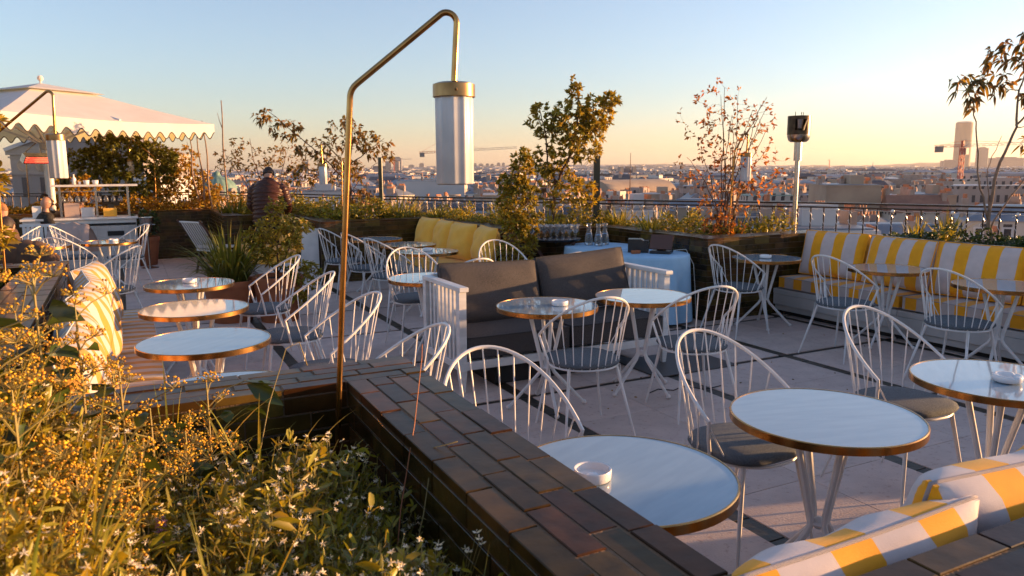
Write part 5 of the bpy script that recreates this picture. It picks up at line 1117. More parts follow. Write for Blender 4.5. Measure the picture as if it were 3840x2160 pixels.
MB().tube([(.125*math.cos(a), .125*math.sin(a), .74) for a in [2*math.pi*k/24 for k in range(24)]], .005, 6, closed=True).build('ring', M['steel'], t)
# director chair leaning, white slatted back
t = thing('folding_chair', 'white slatted folding chair with a dark frame leaning behind the grassy plant', 'chair', (1.15, 12.9, 0), R(-60))
m_ = MB()
for k in range(9): m_.bar((-.24+.06*k, -.02, .38), (-.24+.06*k, -.30, .86), .022, .008)
m_.bar((-.27, -.29, .85), (.27, -.29, .85), .03, .02); m_.bar((-.27, -.02, .38), (.27, -.02, .38), .03, .02); m_.build('slatted_back', M['white_paint'], t)
for sx in (-1, 1): MB().bar((sx*.28, -.05, .0), (sx*.28, .1, .62), .03, .02, (1,0,0)).build('frame_leg', M['dark_wood'], t); MB().bar((sx*.28, .35, .0), (sx*.28, -.33, .88), .03, .02, (1,0,0)).build('frame_leg', M['dark_wood'], t); MB().bar((sx*.28, -.2, .63), (sx*.28, .3, .63), .045, .02).build('arm_rest', M['dark_wood'], t)
MB().box(-.26, -.02, .42, .26, .36, .45, .005).build('seat', M['white_paint'], t)
t = thing('slatted_screen', 'white slatted low screen beside the pale pink coat', 'screen', (-1.12, 13.0, 0), R(-20))
for k in range(9): MB().box(-.24+.06*k, -.01, .1, -.205+.06*k, .01, .84).build('slat', M['white_paint'], t)
MB().box(-.27, -.015, .841, .30, .015, .88).build('top_rail', M['white_paint'], t)
# ------------------------------------------------------------------ parasol
pa = thing('parasol', 'large cream square parasol with scalloped valance and electric heaters', 'parasol', (-1.14, 15.93, 0), math.atan2(.617, .787))
S2 = 1.97; zc, za = 2.50, 3.02; NS = 16
cv = MB(); k_ = .26                                       # canopy with a vent hole
cn = [(-1,-1),(1,-1),(1,1),(-1,1)]
for i in range(4):
    a, b = cn[i], cn[(i+1) % 4]; v = []; nn = 12; mm = 8
    for r_ in range(mm+1):
        s = 1-(1-k_)*r_/mm; z = zc+(za-zc)*(r_/mm)*(.92+.08*r_/mm)
        for c_ in range(nn+1): u = c_/nn; x = (a[0]+(b[0]-a[0])*u)*S2*s; y = (a[1]+(b[1]-a[1])*u)*S2*s; v.append((x, y, z-.05*math.sin(math.pi*u)*(1-r_/mm)))
    f = [(r_*(nn+1)+c_, r_*(nn+1)+c_+1, (r_+1)*(nn+1)+c_+1, (r_+1)*(nn+1)+c_) for r_ in range(mm) for c_ in range(nn)]; cv.add(v, f)
cv.build('canopy', M['umbrella'], pa, True)
va = MB(); tm = MB()
for i in range(4):
    a, b = cn[i], cn[(i+1) % 4]; NQ = NS*14; v = []; pts = []
    for q in range(NQ+1):
        u = q/NQ; x = (a[0]+(b[0]-a[0])*u)*S2*1.002; y = (a[1]+(b[1]-a[1])*u)*S2*1.002; zt = zc-.05*math.sin(math.pi*u); zb = zt-.205+.055*math.cos(2*math.pi*u*NS); v += [(x, y, zt), (x, y, zb)]; pts.append((x, y, zb))
    va.add(v, [(2*q, 2*q+1, 2*q+3, 2*q+2) for q in range(NQ)]); tm.tube(pts, .010, 4)
va.build('valance', M['umbrella'], pa); tm.build('trim', M['umb_trim'], pa)
tpz = MB(); h2 = S2*.36
for i in range(4): a, b = cn[i], cn[(i+1) % 4]; tpz.add([(a[0]*h2, a[1]*h2, 3.00), (b[0]*h2, b[1]*h2, 3.00), (0, 0, 3.17)], [(0,1,2)])
tpz.build('vent_cap', M['umbrella'], pa); MB().lathe([(.02,3.16),(.018,3.20),(.045,3.23),(.05,3.26),(.03,3.295),(1e-4,3.30)], n=16, cap=False).build('finial', M['umbrella'], pa, True)
MB().tube([(0,0,.02),(0,0,2.05)], .058, 20).build('mast', M['white_paint'], pa, True); MB().tube([(0,0,2.05),(0,0,3.1)], .04, 16).build('upper_mast', M['white_paint'], pa, True)
for i in range(8):
    a = math.pi*i/4; L_ = S2*(1.39 if i % 2 else .98); e = Vector((L_*math.cos(a), L_*math.sin(a), zc-.03)); MB().bar((0, 0, 2.94), e, .03, .045).build('rib', M['white_paint'], pa)
    MB().bar((.08*math.cos(a), .08*math.sin(a), 2.12), Vector((0,0,2.94)).lerp(e, .5)-Vector((0,0,.03)), .028, .035).build('strut', M['white_paint'], pa)
MB().lathe([(.06,2.02),(.12,2.03),(.12,2.14),(.06,2.15)], n=24).build('hub', M['white_bench'], pa, True)
MB().box(-.42, -.42, 0, .42, .42, .08, .01).build('base', M['white_bench'], pa)
for k, (ax, ay) in enumerate(((-.42,-.26),)):
    hh = MB().obox((ax, ay-.06, 1.86), (1,0,0), (0,.8,.6), (0,-.6,.8), .24, .05, .075).build('heater_case', M['steel'], pa)
    e_ = MB(); 
    for j in (-1, 0, 1): e_.obox(Vector((ax, ay-.06, 1.86))-Vector((0,.8,.6))*.055+Vector((0,-.6,.8))*j*.04, (1,0,0), (0,.8,.6), (0,-.6,.8), .22, .005, .010)
    e_.build('heating_element', M['heater_glow'], hh)
    MB().bar((0, 0, 1.9), (ax, ay, 1.88), .03, .03).build('bracket', M['white_paint'], pa)
# white framed glass wind screen beyond the guests
t = thing('glass_screen', 'tall white framed glass screen beyond the guests at the left', 'screen', (-1.75, 16.9, 0), R(-27))
MB().box(.55, -.04, 0, .80, .04, 2.15, .005).build('frame', M['white_paint'], t); MB().box(-1.8, -.006, .3, .54, .006, 2.1).build('glass_pane', M['glass_clear'], t)
# ------------------------------------------------------------------ the city below
def facade(name, c, c2, wc=(.05,.045,.05), pu=2.4, pv=3.2):
    m = mat(name, c, .85, c2=c2, ns=.25, mixr=(.3,.7)); t = m.node_tree; N = t.nodes; L = t.links; b = N['Principled BSDF']; src = b.inputs['Base Color'].links[0].from_socket
    tc = N.new('ShaderNodeTexCoord'); s = N.new('ShaderNodeSeparateXYZ'); L.new(tc.outputs['Object'], s.inputs[0])
    def mth(op, a, v=None, v2=None):
        n = N.new('ShaderNodeMath'); n.operation = op
        for i, q in enumerate((a, v, v2)):
            if q is None: continue
            if isinstance(q, (int, float)): n.inputs[i].default_value = q
            else: L.new(q, n.inputs[i])
        return n.outputs[0]
    u = mth('FRACT', mth('MULTIPLY', mth('ADD', s.outputs[0], s.outputs[1]), 1/pu)); v = mth('FRACT', mth('MULTIPLY', s.outputs[2], 1/pv))
    wu = mth('LESS_THAN', mth('ABSOLUTE', mth('SUBTRACT', u, .5)), .2); wv = mth('LESS_THAN', mth('ABSOLUTE', mth('SUBTRACT', v, .5)), .27)
    g = N.new('ShaderNodeNewGeometry'); sn = N.new('ShaderNodeSeparateXYZ'); L.new(g.outputs['Normal'], sn.inputs[0]); side = mth('LESS_THAN', mth('ABSOLUTE', sn.outputs[2]), .5)
    k = mth('MULTIPLY', mth('MULTIPLY', wu, wv), side); mx = N.new('ShaderNodeMixRGB'); mx.inputs[2].default_value = (*wc, 1); L.new(k, mx.inputs[0]); L.new(src, mx.inputs[1]); L.new(mx.outputs[0], b.inputs['Base Color'])
    return m
facade('facade_cream', (.60,.51,.43), (.50,.42,.35)); facade('facade_pale', (.70,.63,.57), (.60,.53,.48), pu=3.1); facade('facade_rose', (.42,.32,.28), (.35,.26,.22), pu=2.0)
facade('facade_tower', (.24,.22,.22), (.20,.18,.18), (.16,.15,.16), 4.0, 3.4)
mat('blank_wall', (.42,.31,.22), .9, c2=(.35,.25,.18), ns=.3); mat('blank_white', (.56,.53,.52), .9, c2=(.50,.47,.46), ns=.2)
mat('zinc', (.21,.225,.26), .45, c2=(.15,.165,.20), ns=.4); mat('slate', (.05,.053,.07), .6, c2=(.06,.065,.085), ns=.5); mat('roof_tile', (.30,.14,.09), .8, c2=(.22,.10,.07), ns=.6)
mat('chimney_wall', (.40,.30,.25), .9, c2=(.32,.23,.18), ns=.8); mat('pot_clay', (.42,.17,.08), .8); mat('copper_green', (.17,.27,.22), .6, c2=(.12,.21,.17), ns=.7); mat('crane_red', (.50,.10,.06), .6); mat('crane_pale', (.6,.5,.42), .6)
mat('hill_green', (.075,.075,.05), .95, c2=(.15,.12,.10), ns=.01); mat('gilt', (.36,.25,.10), .4, .5, c2=(.22,.16,.08), ns=3); mat('stone_old', (.33,.28,.25), .85, c2=(.24,.20,.18), ns=.25); mat('window_dark', (.03,.03,.04), .2)
GZ = -27.0
def geom(mbw, mbr, mbc, cx, cy, rz, w, d, zt, style, gr, zb=GZ, chim=2):
    ca, sa = math.cos(rz), math.sin(rz)
    def T(x, y, z): return (cx+x*ca-y*sa, cy+x*sa+y*ca, z)
    rh = {'mansard': 3.4, 'flat': .5, 'gable': 3.0, 'zinc': 1.8}[style]; ze = zt-rh
    def bx(mb, x0, x1, y0, y1, z0, z1, ix=0, iy=0): mb.add([T(x0,y0,z0),T(x1,y0,z0),T(x1,y1,z0),T(x0,y1,z0),T(x0+ix,y0+iy,z1),T(x1-ix,y0+iy,z1),T(x1-ix,y1-iy,z1),T(x0+ix,y1-iy,z1)], [(0,3,2,1),(4,5,6,7),(0,1,5,4),(1,2,6,5),(2,3,7,6),(3,0,4,7)])
    W, D = w/2, d/2; bx(mbw, -W, W, -D, D, zb, ze)
    if style == 'mansard': bx(mbr, -W-.2, W+.2, -D-.2, D+.2, ze+.01, ze+2.5, .9, .9); bx(mbr, -W+.7, W-.7, -D+.7, D-.7, ze+2.51, zt, W*.5 if W < D else 2, D*.5 if D < W else 2)
    elif style == 'flat': bx(mbw, -W-.1, W+.1, -D-.1, D+.1, ze+.01, zt-.25); bx(mbr, -W+.3, W-.3, -D+.3, D-.3, zt-.24, zt-.1); bx(mbw, W*.1, W*.6, -D*.4, D*.4, zt-.09, zt+1.6)
    elif style == 'gable': bx(mbr, -W-.3, W+.3, -D-.3, D+.3, ze+.01, zt, .2 if W >= D else W, D if W >= D else .2)
    else: bx(mbr, -W-.2, W+.2, -D-.2, D+.2, ze+.01, zt, W*.6 if W < D else 3, D*.6 if D < W else 3)
    for k in range(chim):
        x = gr.choice((-1, 1))*(W-.5) if gr.random() < .7 else gr.uniform(-W*.6, W*.6); y = gr.uniform(-D*.5, D*.5); l = gr.uniform(1.2, 3.2); h = zt+gr.uniform(.3, 1.5)
        if isinstance(mbc, list): st1, st2 = MB(), MB(); mbc.append((st1, st2))
        else: st1, st2 = mbc
        bx(st1, x-.35, x+.35, y-l/2, y+l/2, ze, h)
        for q in range(int(l/.45)): yy = y-l/2+.25+q*.45; bx(st2, x-.13, x+.13, yy-.13, yy+.13, h+.005, h+.55)
gr = random.Random(11)
def stack(q, r):                                        # one chimney stack, its clay pots in the same mesh
    n1 = len(q[0].f); q[0].add(q[1].v, q[1].f); o = q[0].build('chimney', M['chimney_wall'], r); o.data.materials.append(M['pot_clay'])
    for p_ in o.data.polygons: p_.material_index = 1 if p_.index >= n1 else 0
WM = ['facade_cream', 'facade_pale', 'facade_rose', 'blank_wall', 'facade_cream']; RM = {'mansard': ['slate', 'zinc'], 'flat': ['blank_white', 'zinc'], 'gable': ['roof_tile', 'zinc'], 'zinc': ['zinc', 'slate', 'zinc']}
def near_building(t_, d, w, dp, zt, rz, style, wm, rm, label=None, group=None, chim=3, dorm=True, name='city_building'):
    p = P(d, t_*d, 0); t = thing(name, label, 'building', (p.x, p.y, GZ), 0, group); a, b, cs_ = MB(), MB(), []
    geom(a, b, cs_, 0, 0, 0, w, dp, zt-GZ, style, gr, 0, chim); t.rotation_euler = (0, 0, rz)
    a.build('wall', M[wm], t); r = b.build('roof', M[rm], t)
    for q_ in cs_: stack(q_, r)
    if dorm and style in ('mansard', 'zinc') and d < 170:
        n = int(w/2.6); z = zt-GZ-(3.2 if style == 'mansard' else 4.5)
        for k in range(n):
            x = -w/2+w*(k+.5)/n; y = -dp/2
            MB().box(x-.62, y-.08, z+.25, x+.62, y+.9, z+2.0).build('dormer', M['facade_pale' if k % 2 == 0 else 'blank_white'], t); MB().box(x-.38, y-.10, z+.5, x+.38, y-.082, z+1.8).build('window', M['window_dark'], t)
    return t
# named buildings that stand out: (side offset per metre, depth, width, depth, top z, turn, style, wall, roof, label)
NB = [(.435,150,9.8,14,-1.6,-.62,'flat','blank_wall','zinc','tall blank beige gable building with one sunlit windowed side right of the heater'),
      (.365,62,11,9,-2.9,-.55,'flat','blank_white','zinc','big plain white walled building just beyond the railing behind the heater pole'),
      (.305,64,7,8,-2.5,-.60,'zinc','blank_white','slate','plain white gable wall behind the russet shrub'),
      (.335,205,14,12,-5.6,-.50,'flat','facade_cream','copper_green','long cream building with a green copper roof edge and small windows'),
      (.075,88,9,10,-2.7,-.55,'mansard','facade_pale','slate','blue slate mansard house with three white dormers right of the green post'),
      (.125,95,5,9,-3.2,-.5,'mansard','facade_pale','slate','narrow slate mansard house beside the small gilded dome'),
      (.155,90,5,5,-3.0,-.4,'flat','blank_white','zinc','pale rounded white block right of the gilded dome'),
      (.615,190,20,14,-2.9,-.45,'flat','facade_rose','blank_white','long pinkish modern block with recessed terraces at the right'),
      (.545,150,8,7,-3.6,-.5,'flat','blank_wall','zinc','square brown blank block below the round tower'),
      (.53,140,10,8,-3.6,-.7,'gable','facade_cream','roof_tile','cream house with a low tiled roof before the round tower'),
      (-.075,120,15,10,-3.4,-.5,'mansard','facade_rose','slate','long mansard building left of the hanging lamp shade'),
      (.02,115,17,10,-4.6,-.5,'flat','chimney_wall','zinc','dark brick building with a row of chimney pots right of the lamp shade'),
      (-.165,260,24,14,-7.0,-.4,'mansard','facade_cream','slate','wide dark roofed building left of the lamp shade below the cathedral'),
      (-.105,300,26,14,-2.8,-.4,'flat','blank_white','zinc','long sunlit white building between the cathedral and the lamp shade'),
      (.51,330,26,12,-3.6,-.6,'flat','chimney_wall','zinc','reddish block with round brick chimneys before the long hall roof'),
      (.66,95,12,9,-3.2,-.8,'zinc','facade_cream','zinc','cream house with zinc roof close behind the right railing'),
      (.47,78,10,9,-5.4,-.7,'mansard','facade_cream','zinc','cream mansard house right of the heater below the handrail'),
      (.56,72,12,9,-5.6,-.75,'mansard','facade_rose','slate','slate mansard house seen through the balusters at the right'),
      (.24,80,10,9,-4.8,-.5,'zinc','facade_pale','zinc','pale house with zinc roof seen through the balusters behind the russet shrub'),
      (.18,70,9,9,-5.0,-.5,'flat','facade_cream','zinc','cream flat roofed house seen through the balusters left of the russet shrub'),
      (-.12,85,12,9,-5.4,-.4,'mansard','facade_cream','zinc','cream mansard house seen through the railing above the yellow cushions'),
      (-.30,150,16,12,-4.2,-.3,'zinc','facade_rose','zinc','rose house with zinc roof right of the green dome'),
      (-.26,210,20,12,-4.0,-.3,'flat','blank_white','slate','white block with dark roof behind the brass lamp post')]
for q in NB: near_building(*q, chim=4 if 'blank' not in q[9] else 3)
# generic houses: rings of ever farther roofs
placed = [(q[0], q[1], q[2]) for q in NB]; cnt = 0; proto = []
for k in range(26):
    st_ = gr.choice(['mansard', 'mansard', 'zinc', 'zinc', 'flat', 'gable']); a = MB(), MB(), []; w_, d_ = gr.uniform(7, 15), gr.uniform(8, 12); geom(a[0], a[1], a[2], 0, 0, 0, w_, d_, 24, st_, gr, 0, gr.randint(2, 5))
    proto.append((a, gr.choice(WM), gr.choice(RM[st_]), w_, [], st_, k))
ds = []; d = 62
while d < 1200: ds.append(d); d *= 1.10
LBL = {'slate': 'city house with a dark slate roof among the rooftops', 'zinc': 'city house with a pale zinc roof among the rooftops', 'roof_tile': 'city house with a red tiled roof among the rooftops', 'blank_white': 'flat white roofed city block among the rooftops'}
GRP = {'slate': 'slate roofed houses of the city', 'zinc': 'zinc roofed houses of the city', 'roof_tile': 'tile roofed houses of the city', 'blank_white': 'flat white roofed blocks of the city'}
for d in ds:
    n = int(1.5*d/13.5*.9); n = min(n, 26)
    for i in range(n):
        if cnt >= 262: break
        t_ = -.72+1.46*(i+gr.random())/n
        if t_ < -.45 and d < 260: continue                # the opera quarter stands here
        if any(abs(t_-q[0])*d < (q[2]*.5+6) and abs(d-q[1]) < 16 for q in placed): continue
        if any(q[1] > d and q[1]-d < 140 and abs(t_-q[0])*d < q[2]*.5*d/q[1]+4 for q in placed) and gr.random() < .6: zt = -8
        else: zt = None
        a, wm, rm, w_, objs, sty, pk = gr.choice(proto); p = P(d*gr.uniform(.97, 1.03), t_*d, 0); top = zt or gr.gauss(-6.0, 1.1)-(1.2 if d < 110 else 0); rz = gr.choice((-.5, .35, .55, -1.05))+.2*math.sin(d*.01+t_*5)+gr.uniform(-.06, .06)
        wn = {'facade_cream': 'cream walled', 'facade_pale': 'pale walled', 'facade_rose': 'rose walled', 'blank_wall': 'plain beige walled'}[wm]; rn = {'slate': 'dark slate', 'zinc': 'grey zinc', 'roof_tile': 'red tiled', 'blank_white': 'white'}[rm]
        sn = {'mansard': 'mansard roof', 'zinc': 'hipped roof', 'flat': 'flat roof', 'gable': 'gable roof'}[sty]; bd = 'close behind the railing' if d < 110 else 'mid distance' if d < 240 else 'far off'
        sd_ = 'at the left' if t_ < -.28 else 'behind the lamp post' if t_ < -.08 else 'in the centre' if t_ < .12 else 'by the russet shrub' if t_ < .34 else 'by the heater' if t_ < .48 else 'at the right'
        lbl = ('narrow ' if w_ < 10 else 'wide ' if w_ > 13 else '')+wn+' house, '+rn+' '+sn+', '+bd+' '+sd_; grp = 'city houses '+sd_
        if not objs:
            t = thing('city_building', lbl, 'building', (p.x, p.y, top-24), rz, grp); a[0].build('wall', M[wm], t); r = a[1].build('roof', M[rm], t); [stack(q_, r) for q_ in a[2]]; objs.append(t)
        else: dup(objs[0], (p.x, p.y, top-24), rz, lbl, grp)
        cnt += 1
# the rest of the city: one mass
far = [MB() for _ in range(4)]; fm = ['facade_cream', 'zinc', 'chimney_wall', 'pot_clay']; far2 = [MB(), MB()]
d = 330
while d < 7000:
    n = int(1.55*d/(17+d*.012))
    for i in range(n):
        t_ = -.76+1.54*(i+gr.random())/n; dd = d*gr.uniform(.97, 1.03)
        if t_ < -.45 and d < 400: continue
        p = P(dd, t_*dd, 0); hill = 0 if d < 2500 else (d-2500)/4500*38*(.6+.4*math.sin(t_*7+1))
        top = gr.gauss(-6.0, 1.6)+hill+(gr.uniform(3, 9) if gr.random() < .02 and d > 2200 else 0); w_ = gr.uniform(12, 26)*(1+d/2600); a_, b_ = (far[0], far[1]) if gr.random() < .5 else (far2[0], far2[1])
        geom(a_, b_, (far[2], far[3]), p.x, p.y, gr.choice((gr.uniform(-.8, -.2), gr.uniform(.2, .8))), w_, gr.uniform(10, 16)*(1+d/3000), top, gr.choice(['mansard', 'zinc', 'flat', 'gable']), gr, GZ, 1 if d < 1100 else 0)
    d *= 1.045
for m_, k_, lb in ((far[0], 'facade_cream', 'mass of cream fronted city buildings stretching to the horizon'), (far[1], 'zinc', 'mass of zinc roofs of the distant city'), (far2[0], 'facade_pale', 'mass of pale distant city walls'), (far2[1], 'slate', 'mass of darker roofs of the distant city'), (far[2], 'chimney_wall', 'countless chimney stacks over the distant roofs'), (far[3], 'pot_clay', 'countless clay chimney pots over the distant roofs')):
    if m_.v: tag(m_.build('distant_city', M[k_], None), lb, 'city', None, 'stuff')
# ground and hills
gm = MB().add([(-9000,-9000,GZ),(9000,-9000,GZ),(9000,9000,GZ),(-9000,9000,GZ)], [(0,1,2,3)]); struct(gm.build('city_ground', mat('street_grey', (.10,.085,.08), .9, c2=(.16,.13,.12), ns=.02), None))
hm = MB(); nn = 160; v = []; f = []
for j in range(12):
    for i in range(nn):
        t_ = -1.1+2.2*i/(nn-1); d = 5200+j*260; p = P(d, t_*d, 0); e = math.sin(math.pi*j/11)
        h = (30+18*math.sin(t_*4+.6)+10*math.sin(t_*13)+5*math.sin(t_*37)+max(0, t_-.45)*90)*e
        v.append((p.x, p.y, GZ+h+4*math.sin(i*3.7+j)*e))
f = [(j*nn+i, j*nn+i+1, (j+1)*nn+i+1, (j+1)*nn+i) for j in range(11) for i in range(nn-1)]
struct(hm.add(v, f).build('hills', M['hill_green'], None, True))

# landmarks
def at_(t_, d, z=0): p = P(d, t_*d, 0); return (p.x, p.y, z)
def slab(label, t_, d, w, dp, z, rz=-.47, group='distant high rise slabs', mt='facade_tower'):
    t = thing('high_rise', label, 'tower block', at_(t_, d, GZ), rz, group); MB().box(-w/2, -dp/2, 0, w/2, dp/2, z-GZ).build('tower_body', M[mt], t); MB().box(-w*.3, -dp*.3, z-GZ+.05, w*.3, dp*.3, z-GZ+4).build('roof_plant', M[mt], t)
for i, (x, y, wpx) in enumerate(((1037,418,15),(1052,424,10),(1063,414,13),(1076,424,9),(1185,416,8),(1197,415,8),(1212,416,13),(1228,416,9),(1240,417,10),(1256,414,10),(1268,414,8))):
    d = 5000; slab(['pale grey high rise left of the distant pair', 'low high rise between two taller ones far left', 'tallest high rise of the distant left group', 'short high rise right of the tallest left one', 'leftmost slim slab of the distant high rise row', 'second slim slab of the distant high rise row', 'broad slab in the distant high rise row', 'fourth slab of the distant high rise row', 'fifth slab of the distant high rise row', 'tall slab near the right end of the high rise row', 'last slab of the high rise row beside the evergreen'][i], (x-1288)/1925, d, wpx/1925*d*.9, 18, 1.65+(427-y)/1940*d)
# cathedral
ct = thing('cathedral', 'distant stone cathedral with two square towers and a thin spire', 'church', at_(-.155, 2500, GZ), -.47); zz = 1.65-GZ
for x in (-14, 14): MB().box(x-8, -8, 0, x+8, 8, zz+25).build('tower', M['stone_old'], ct); 
m_ = MB(); m_.box(-60, -10, 0, -23, 12, zz-2); poly(m_, [(-60,-10),(-23,-10),(-23,12),(-60,12)], zz-1.9, zz+1); m_.build('nave', M['stone_old'], ct)
MB().add([(-64,-10,zz-1.9),(-22,-10,zz-1.9),(-22,12,zz-1.9),(-64,12,zz-1.9),(-64,1,zz+10),(-22,1,zz+10)], [(0,1,5,4),(2,3,4,5),(0,4,3),(1,2,5)]).build('nave_roof', M['slate'], ct)
MB().lathe([(3.4,zz+6),(2.2,zz+16),(.1,zz+42)], (-44,1,0), 8).build('spire', M['slate'], ct)
slab('square grey tower rising right behind the cathedral', -.148, 3000, 30, 20, 44, group=None)
# twin-towered stone church
tw = thing('stone_church', 'massive stone church roof with square corner towers beyond the slate roofs', 'church', at_(.149, 900, GZ), -.2); zz = 1.65-GZ
for x, y in ((-8,-6),(8,-6),(-3,8),(6,8)): MB().box(x-2.2, y-2.2, 0, x+2.2, y+2.2, zz+1.5).build('tower', M['stone_old'], tw)
MB().box(-9, -7, 0, 9, 9, zz-6).build('nave', M['stone_old'], tw); MB().add([(-9,-7,zz-5.9),(9,-7,zz-5.9),(9,9,zz-5.9),(-9,9,zz-5.9),(-4,1,zz-.5),(4,1,zz-.5)], [(0,1,5,4),(1,2,5),(2,3,4,5),(3,0,4)]).build('steep_roof', M['slate'], tw)
# round tower
rt_ = thing('round_tower', 'tall pale tower with rounded corners rising over the roofs at the right', 'tower', at_(.587, 3500, GZ), -.3); fl = lambda a: 1/((abs(math.cos(a))**3+abs(math.sin(a))**3)**(1/3))
MB().lathe([(34,0),(34,1.65+193-GZ)], n=48, fl=lambda a: fl(a)*.92).build('tower_shaft', mat('tower_skin', (.13,.11,.10), .7, c2=(.11,.095,.085), ns=.02), rt_, True); MB().lathe([(32,1.65+193.1-GZ),(30,1.65+198-GZ)], n=48).build('tower_crown', M['blank_white'], rt_, True)
slab('pale office slab just right of the round tower', .613, 3300, 42, 20, 1.65+75, group=None); slab('long grey hilltop block right of the round tower', .645, 3600, 150, 30, 1.65+36, group=None); slab('flat grey block left of the round tower', .572, 3000, 60, 30, 1.65+20, group=None)
# cranes
def lattice(mb, a, b, w, n, r):
    a, b = Vector(a), Vector(b); d = (b-a).normalized(); s = d.cross(Vector((0,0,1))); s = s.normalized() if s.length > .1 else Vector((1,0,0)); u = s.cross(d); cs = [(-1,-1),(1,-1),(1,1),(-1,1)]
    for i, j in cs: mb.bar(a+(s*i+u*j)*w/2, b+(s*i+u*j)*w/2, r, r)
    for k in range(n):
        p, q = a.lerp(b, k/n), a.lerp(b, (k+1)/n)
        for c in range(4): i, j = cs[c]; i2, j2 = cs[(c+1) % 4]; mb.bar(p+(s*i+u*j)*w/2, q+(s*i2+u*j2)*w/2, r*.7, r*.7)
def crane(label, t_, d, zj, L1, L2, ang, rise=0, w=1.7, r=.28, base=None, tall=4):
    t = thing('tower_crane', label, 'crane', at_(t_, d, base if base is not None else GZ), 0, None); H_ = zj-(base if base is not None else GZ); dr = Vector((math.cos(ang), math.sin(ang), rise))
    a = MB(); lattice(a, (0,0,0), (0,0,H_), w, int(H_/2.2), r); a.build('mast', M['crane_red'], t); a = MB(); lattice(a, (0,0,H_+.6), Vector((0,0,H_+.6))+dr*L1, w*.7, int(L1/2), r*.6); a.build('jib', M['crane_pale' if tall else 'crane_red'], t)
    a = MB(); lattice(a, (0,0,H_+.6), Vector((0,0,H_+.6))-dr*L2, w*.7, max(2, int(L2/2)), r*.7); a.build('counter_jib', M['crane_red'], t); e = Vector((0,0,H_-.4))-dr*(L2-1.5); MB().obox(e, dr, (-dr.y, dr.x, 0), (0,0,1), L2*.12, L2*.08, L2*.11).build('counterweight', M['stone_old'], t)
    a = MB(); a.bar((0,0,H_), (0,0,H_+tall), .8, .8); a.tube([(0,0,H_+tall), Vector((0,0,H_+.9))+dr*L1*.6], r*.22, 4); a.tube([(0,0,H_+tall), Vector((0,0,H_+.9))-dr*L2*.9], r*.22, 4); a.build('tie_bars', M['crane_red'], t); MB().box(w*.5, -1, H_-2.4, w*.5+1.5, 1, H_-.2).build('cab', M['crane_pale'], t)
crane('red tower crane with grey counterweight in front of the round tower', .587, 260, 1.65+6.2, 32, 9.2, -YAW-.05, .03, w=1.1, r=.2, tall=2.2)
crane('pale red crane whose jib points right from behind the lamp shade', -.095, 360, 1.65+7.2, 37, 9, -YAW+.02, .05, w=1.2, r=.2, tall=5)
crane('tiny distant crane above the cathedral', -.153, 2200, 1.65+27, 52, 12, -YAW, 0, w=2, r=.9)
for i, (t_, d, z, lb) in enumerate(((.265,2600,32,'tiny distant crane right of the russet shrub'), (.30,3000,30,'tiny distant crane on the horizon left of the heater'), (.415,3200,28,'tiny distant crane right of the heater'))): crane(lb, t_, d, z, 45, 12, -YAW+.3*i, 0, w=2, r=.8)
# gilded dome with flagpole
gd = thing('domed_turret', 'small gilded ribbed dome on a columned lantern with a tall thin mast', 'turret', at_(.1553, 92, -14), -.4)
MB().lathe([(1.15,0),(1.15,7.4),(1.35,7.5),(1.35,7.7)], n=24).build('drum', M['blank_white'], gd, True)
for k in range(8): a = math.pi*k/4+.2; MB().tube([(1.05*math.cos(a), 1.05*math.sin(a), 7.71), (1.05*math.cos(a), 1.05*math.sin(a), 9.0)], .11, 8).build('column', M['blank_white'], gd, True)
MB().lathe([(1.3,9.01),(1.3,9.2),(1.1,9.21)], n=24).build('cornice', M['blank_white'], gd, True)
MB().lathe([(1.1,9.22),(1.08,9.6),(.95,10.1),(.70,10.5),(.35,10.75),(.25,10.8),(.25,11.0),(1e-4,11.05)], n=48, cap=False, fl=lambda a: 1+.03*math.cos(12*a)).build('gilded_dome', M['gilt'], gd, True); MB().tube([(0,0,11),(0,0,17.4)], [.07,.03], 6).build('mast', M['bark_brown'], gd)
# barrel vaulted hall with arches
hl = thing('vaulted_hall', 'long hall with a pale rounded roof end and a row of arches', 'hall', at_(.152, 250, GZ), .10); zz = 1.65-GZ; v = []; f = []
MB().box(-14, -8, 0, 14, 8, zz-8.0).build('wall', M['facade_pale'], hl)
for k in range(13): a = math.pi*k/12; v += [(-14.2, -8.2*math.cos(a), zz-8+4.2*math.sin(a)), (14.2, -8.2*math.cos(a), zz-8+4.2*math.sin(a))]
f = [(2*k, 2*k+1, 2*k+3, 2*k+2) for k in range(12)]+[tuple(range(0, 26, 2)), tuple(range(25, 0, -2))]; MB().add(v, f).build('vaulted_roof', M['blank_wall'], hl, True)
for k in range(10): x = -12+k*2.6; MB().tube([(x, -8.3, zz-9.0), (x, -8.3, zz-7.8)], .85, 8).build('arch', M['window_dark'], hl)
# long glass hall roof with domes, far right
gp = thing('glass_hall', 'very long low grey glass roofed hall with a domed pavilion on the right skyline', 'hall', at_(.535, 950, GZ), -.55); zz = 1.65-GZ
MB().box(-62, -14, 0, 62, 14, zz-12).build('wall', M['facade_pale'], gp); MB().add([(-62,-14,zz-11.9),(62,-14,zz-11.9),(62,14,zz-11.9),(-62,14,zz-11.9),(-60,0,zz-5.5),(60,0,zz-5.5)], [(0,1,5,4),(1,2,5),(2,3,4,5),(3,0,4)]).build('long_roof', M['slate'], gp)
for x in (-58, 44): MB().lathe([(7,zz-11),(7,zz-7),(5.5,zz-3.5),(2.5,zz-1),(.8,zz-.2),(.5,zz+1.5),(.1,zz+6)], (x,0,0), 20).build('pavilion_dome', M['zinc'], gp, True)
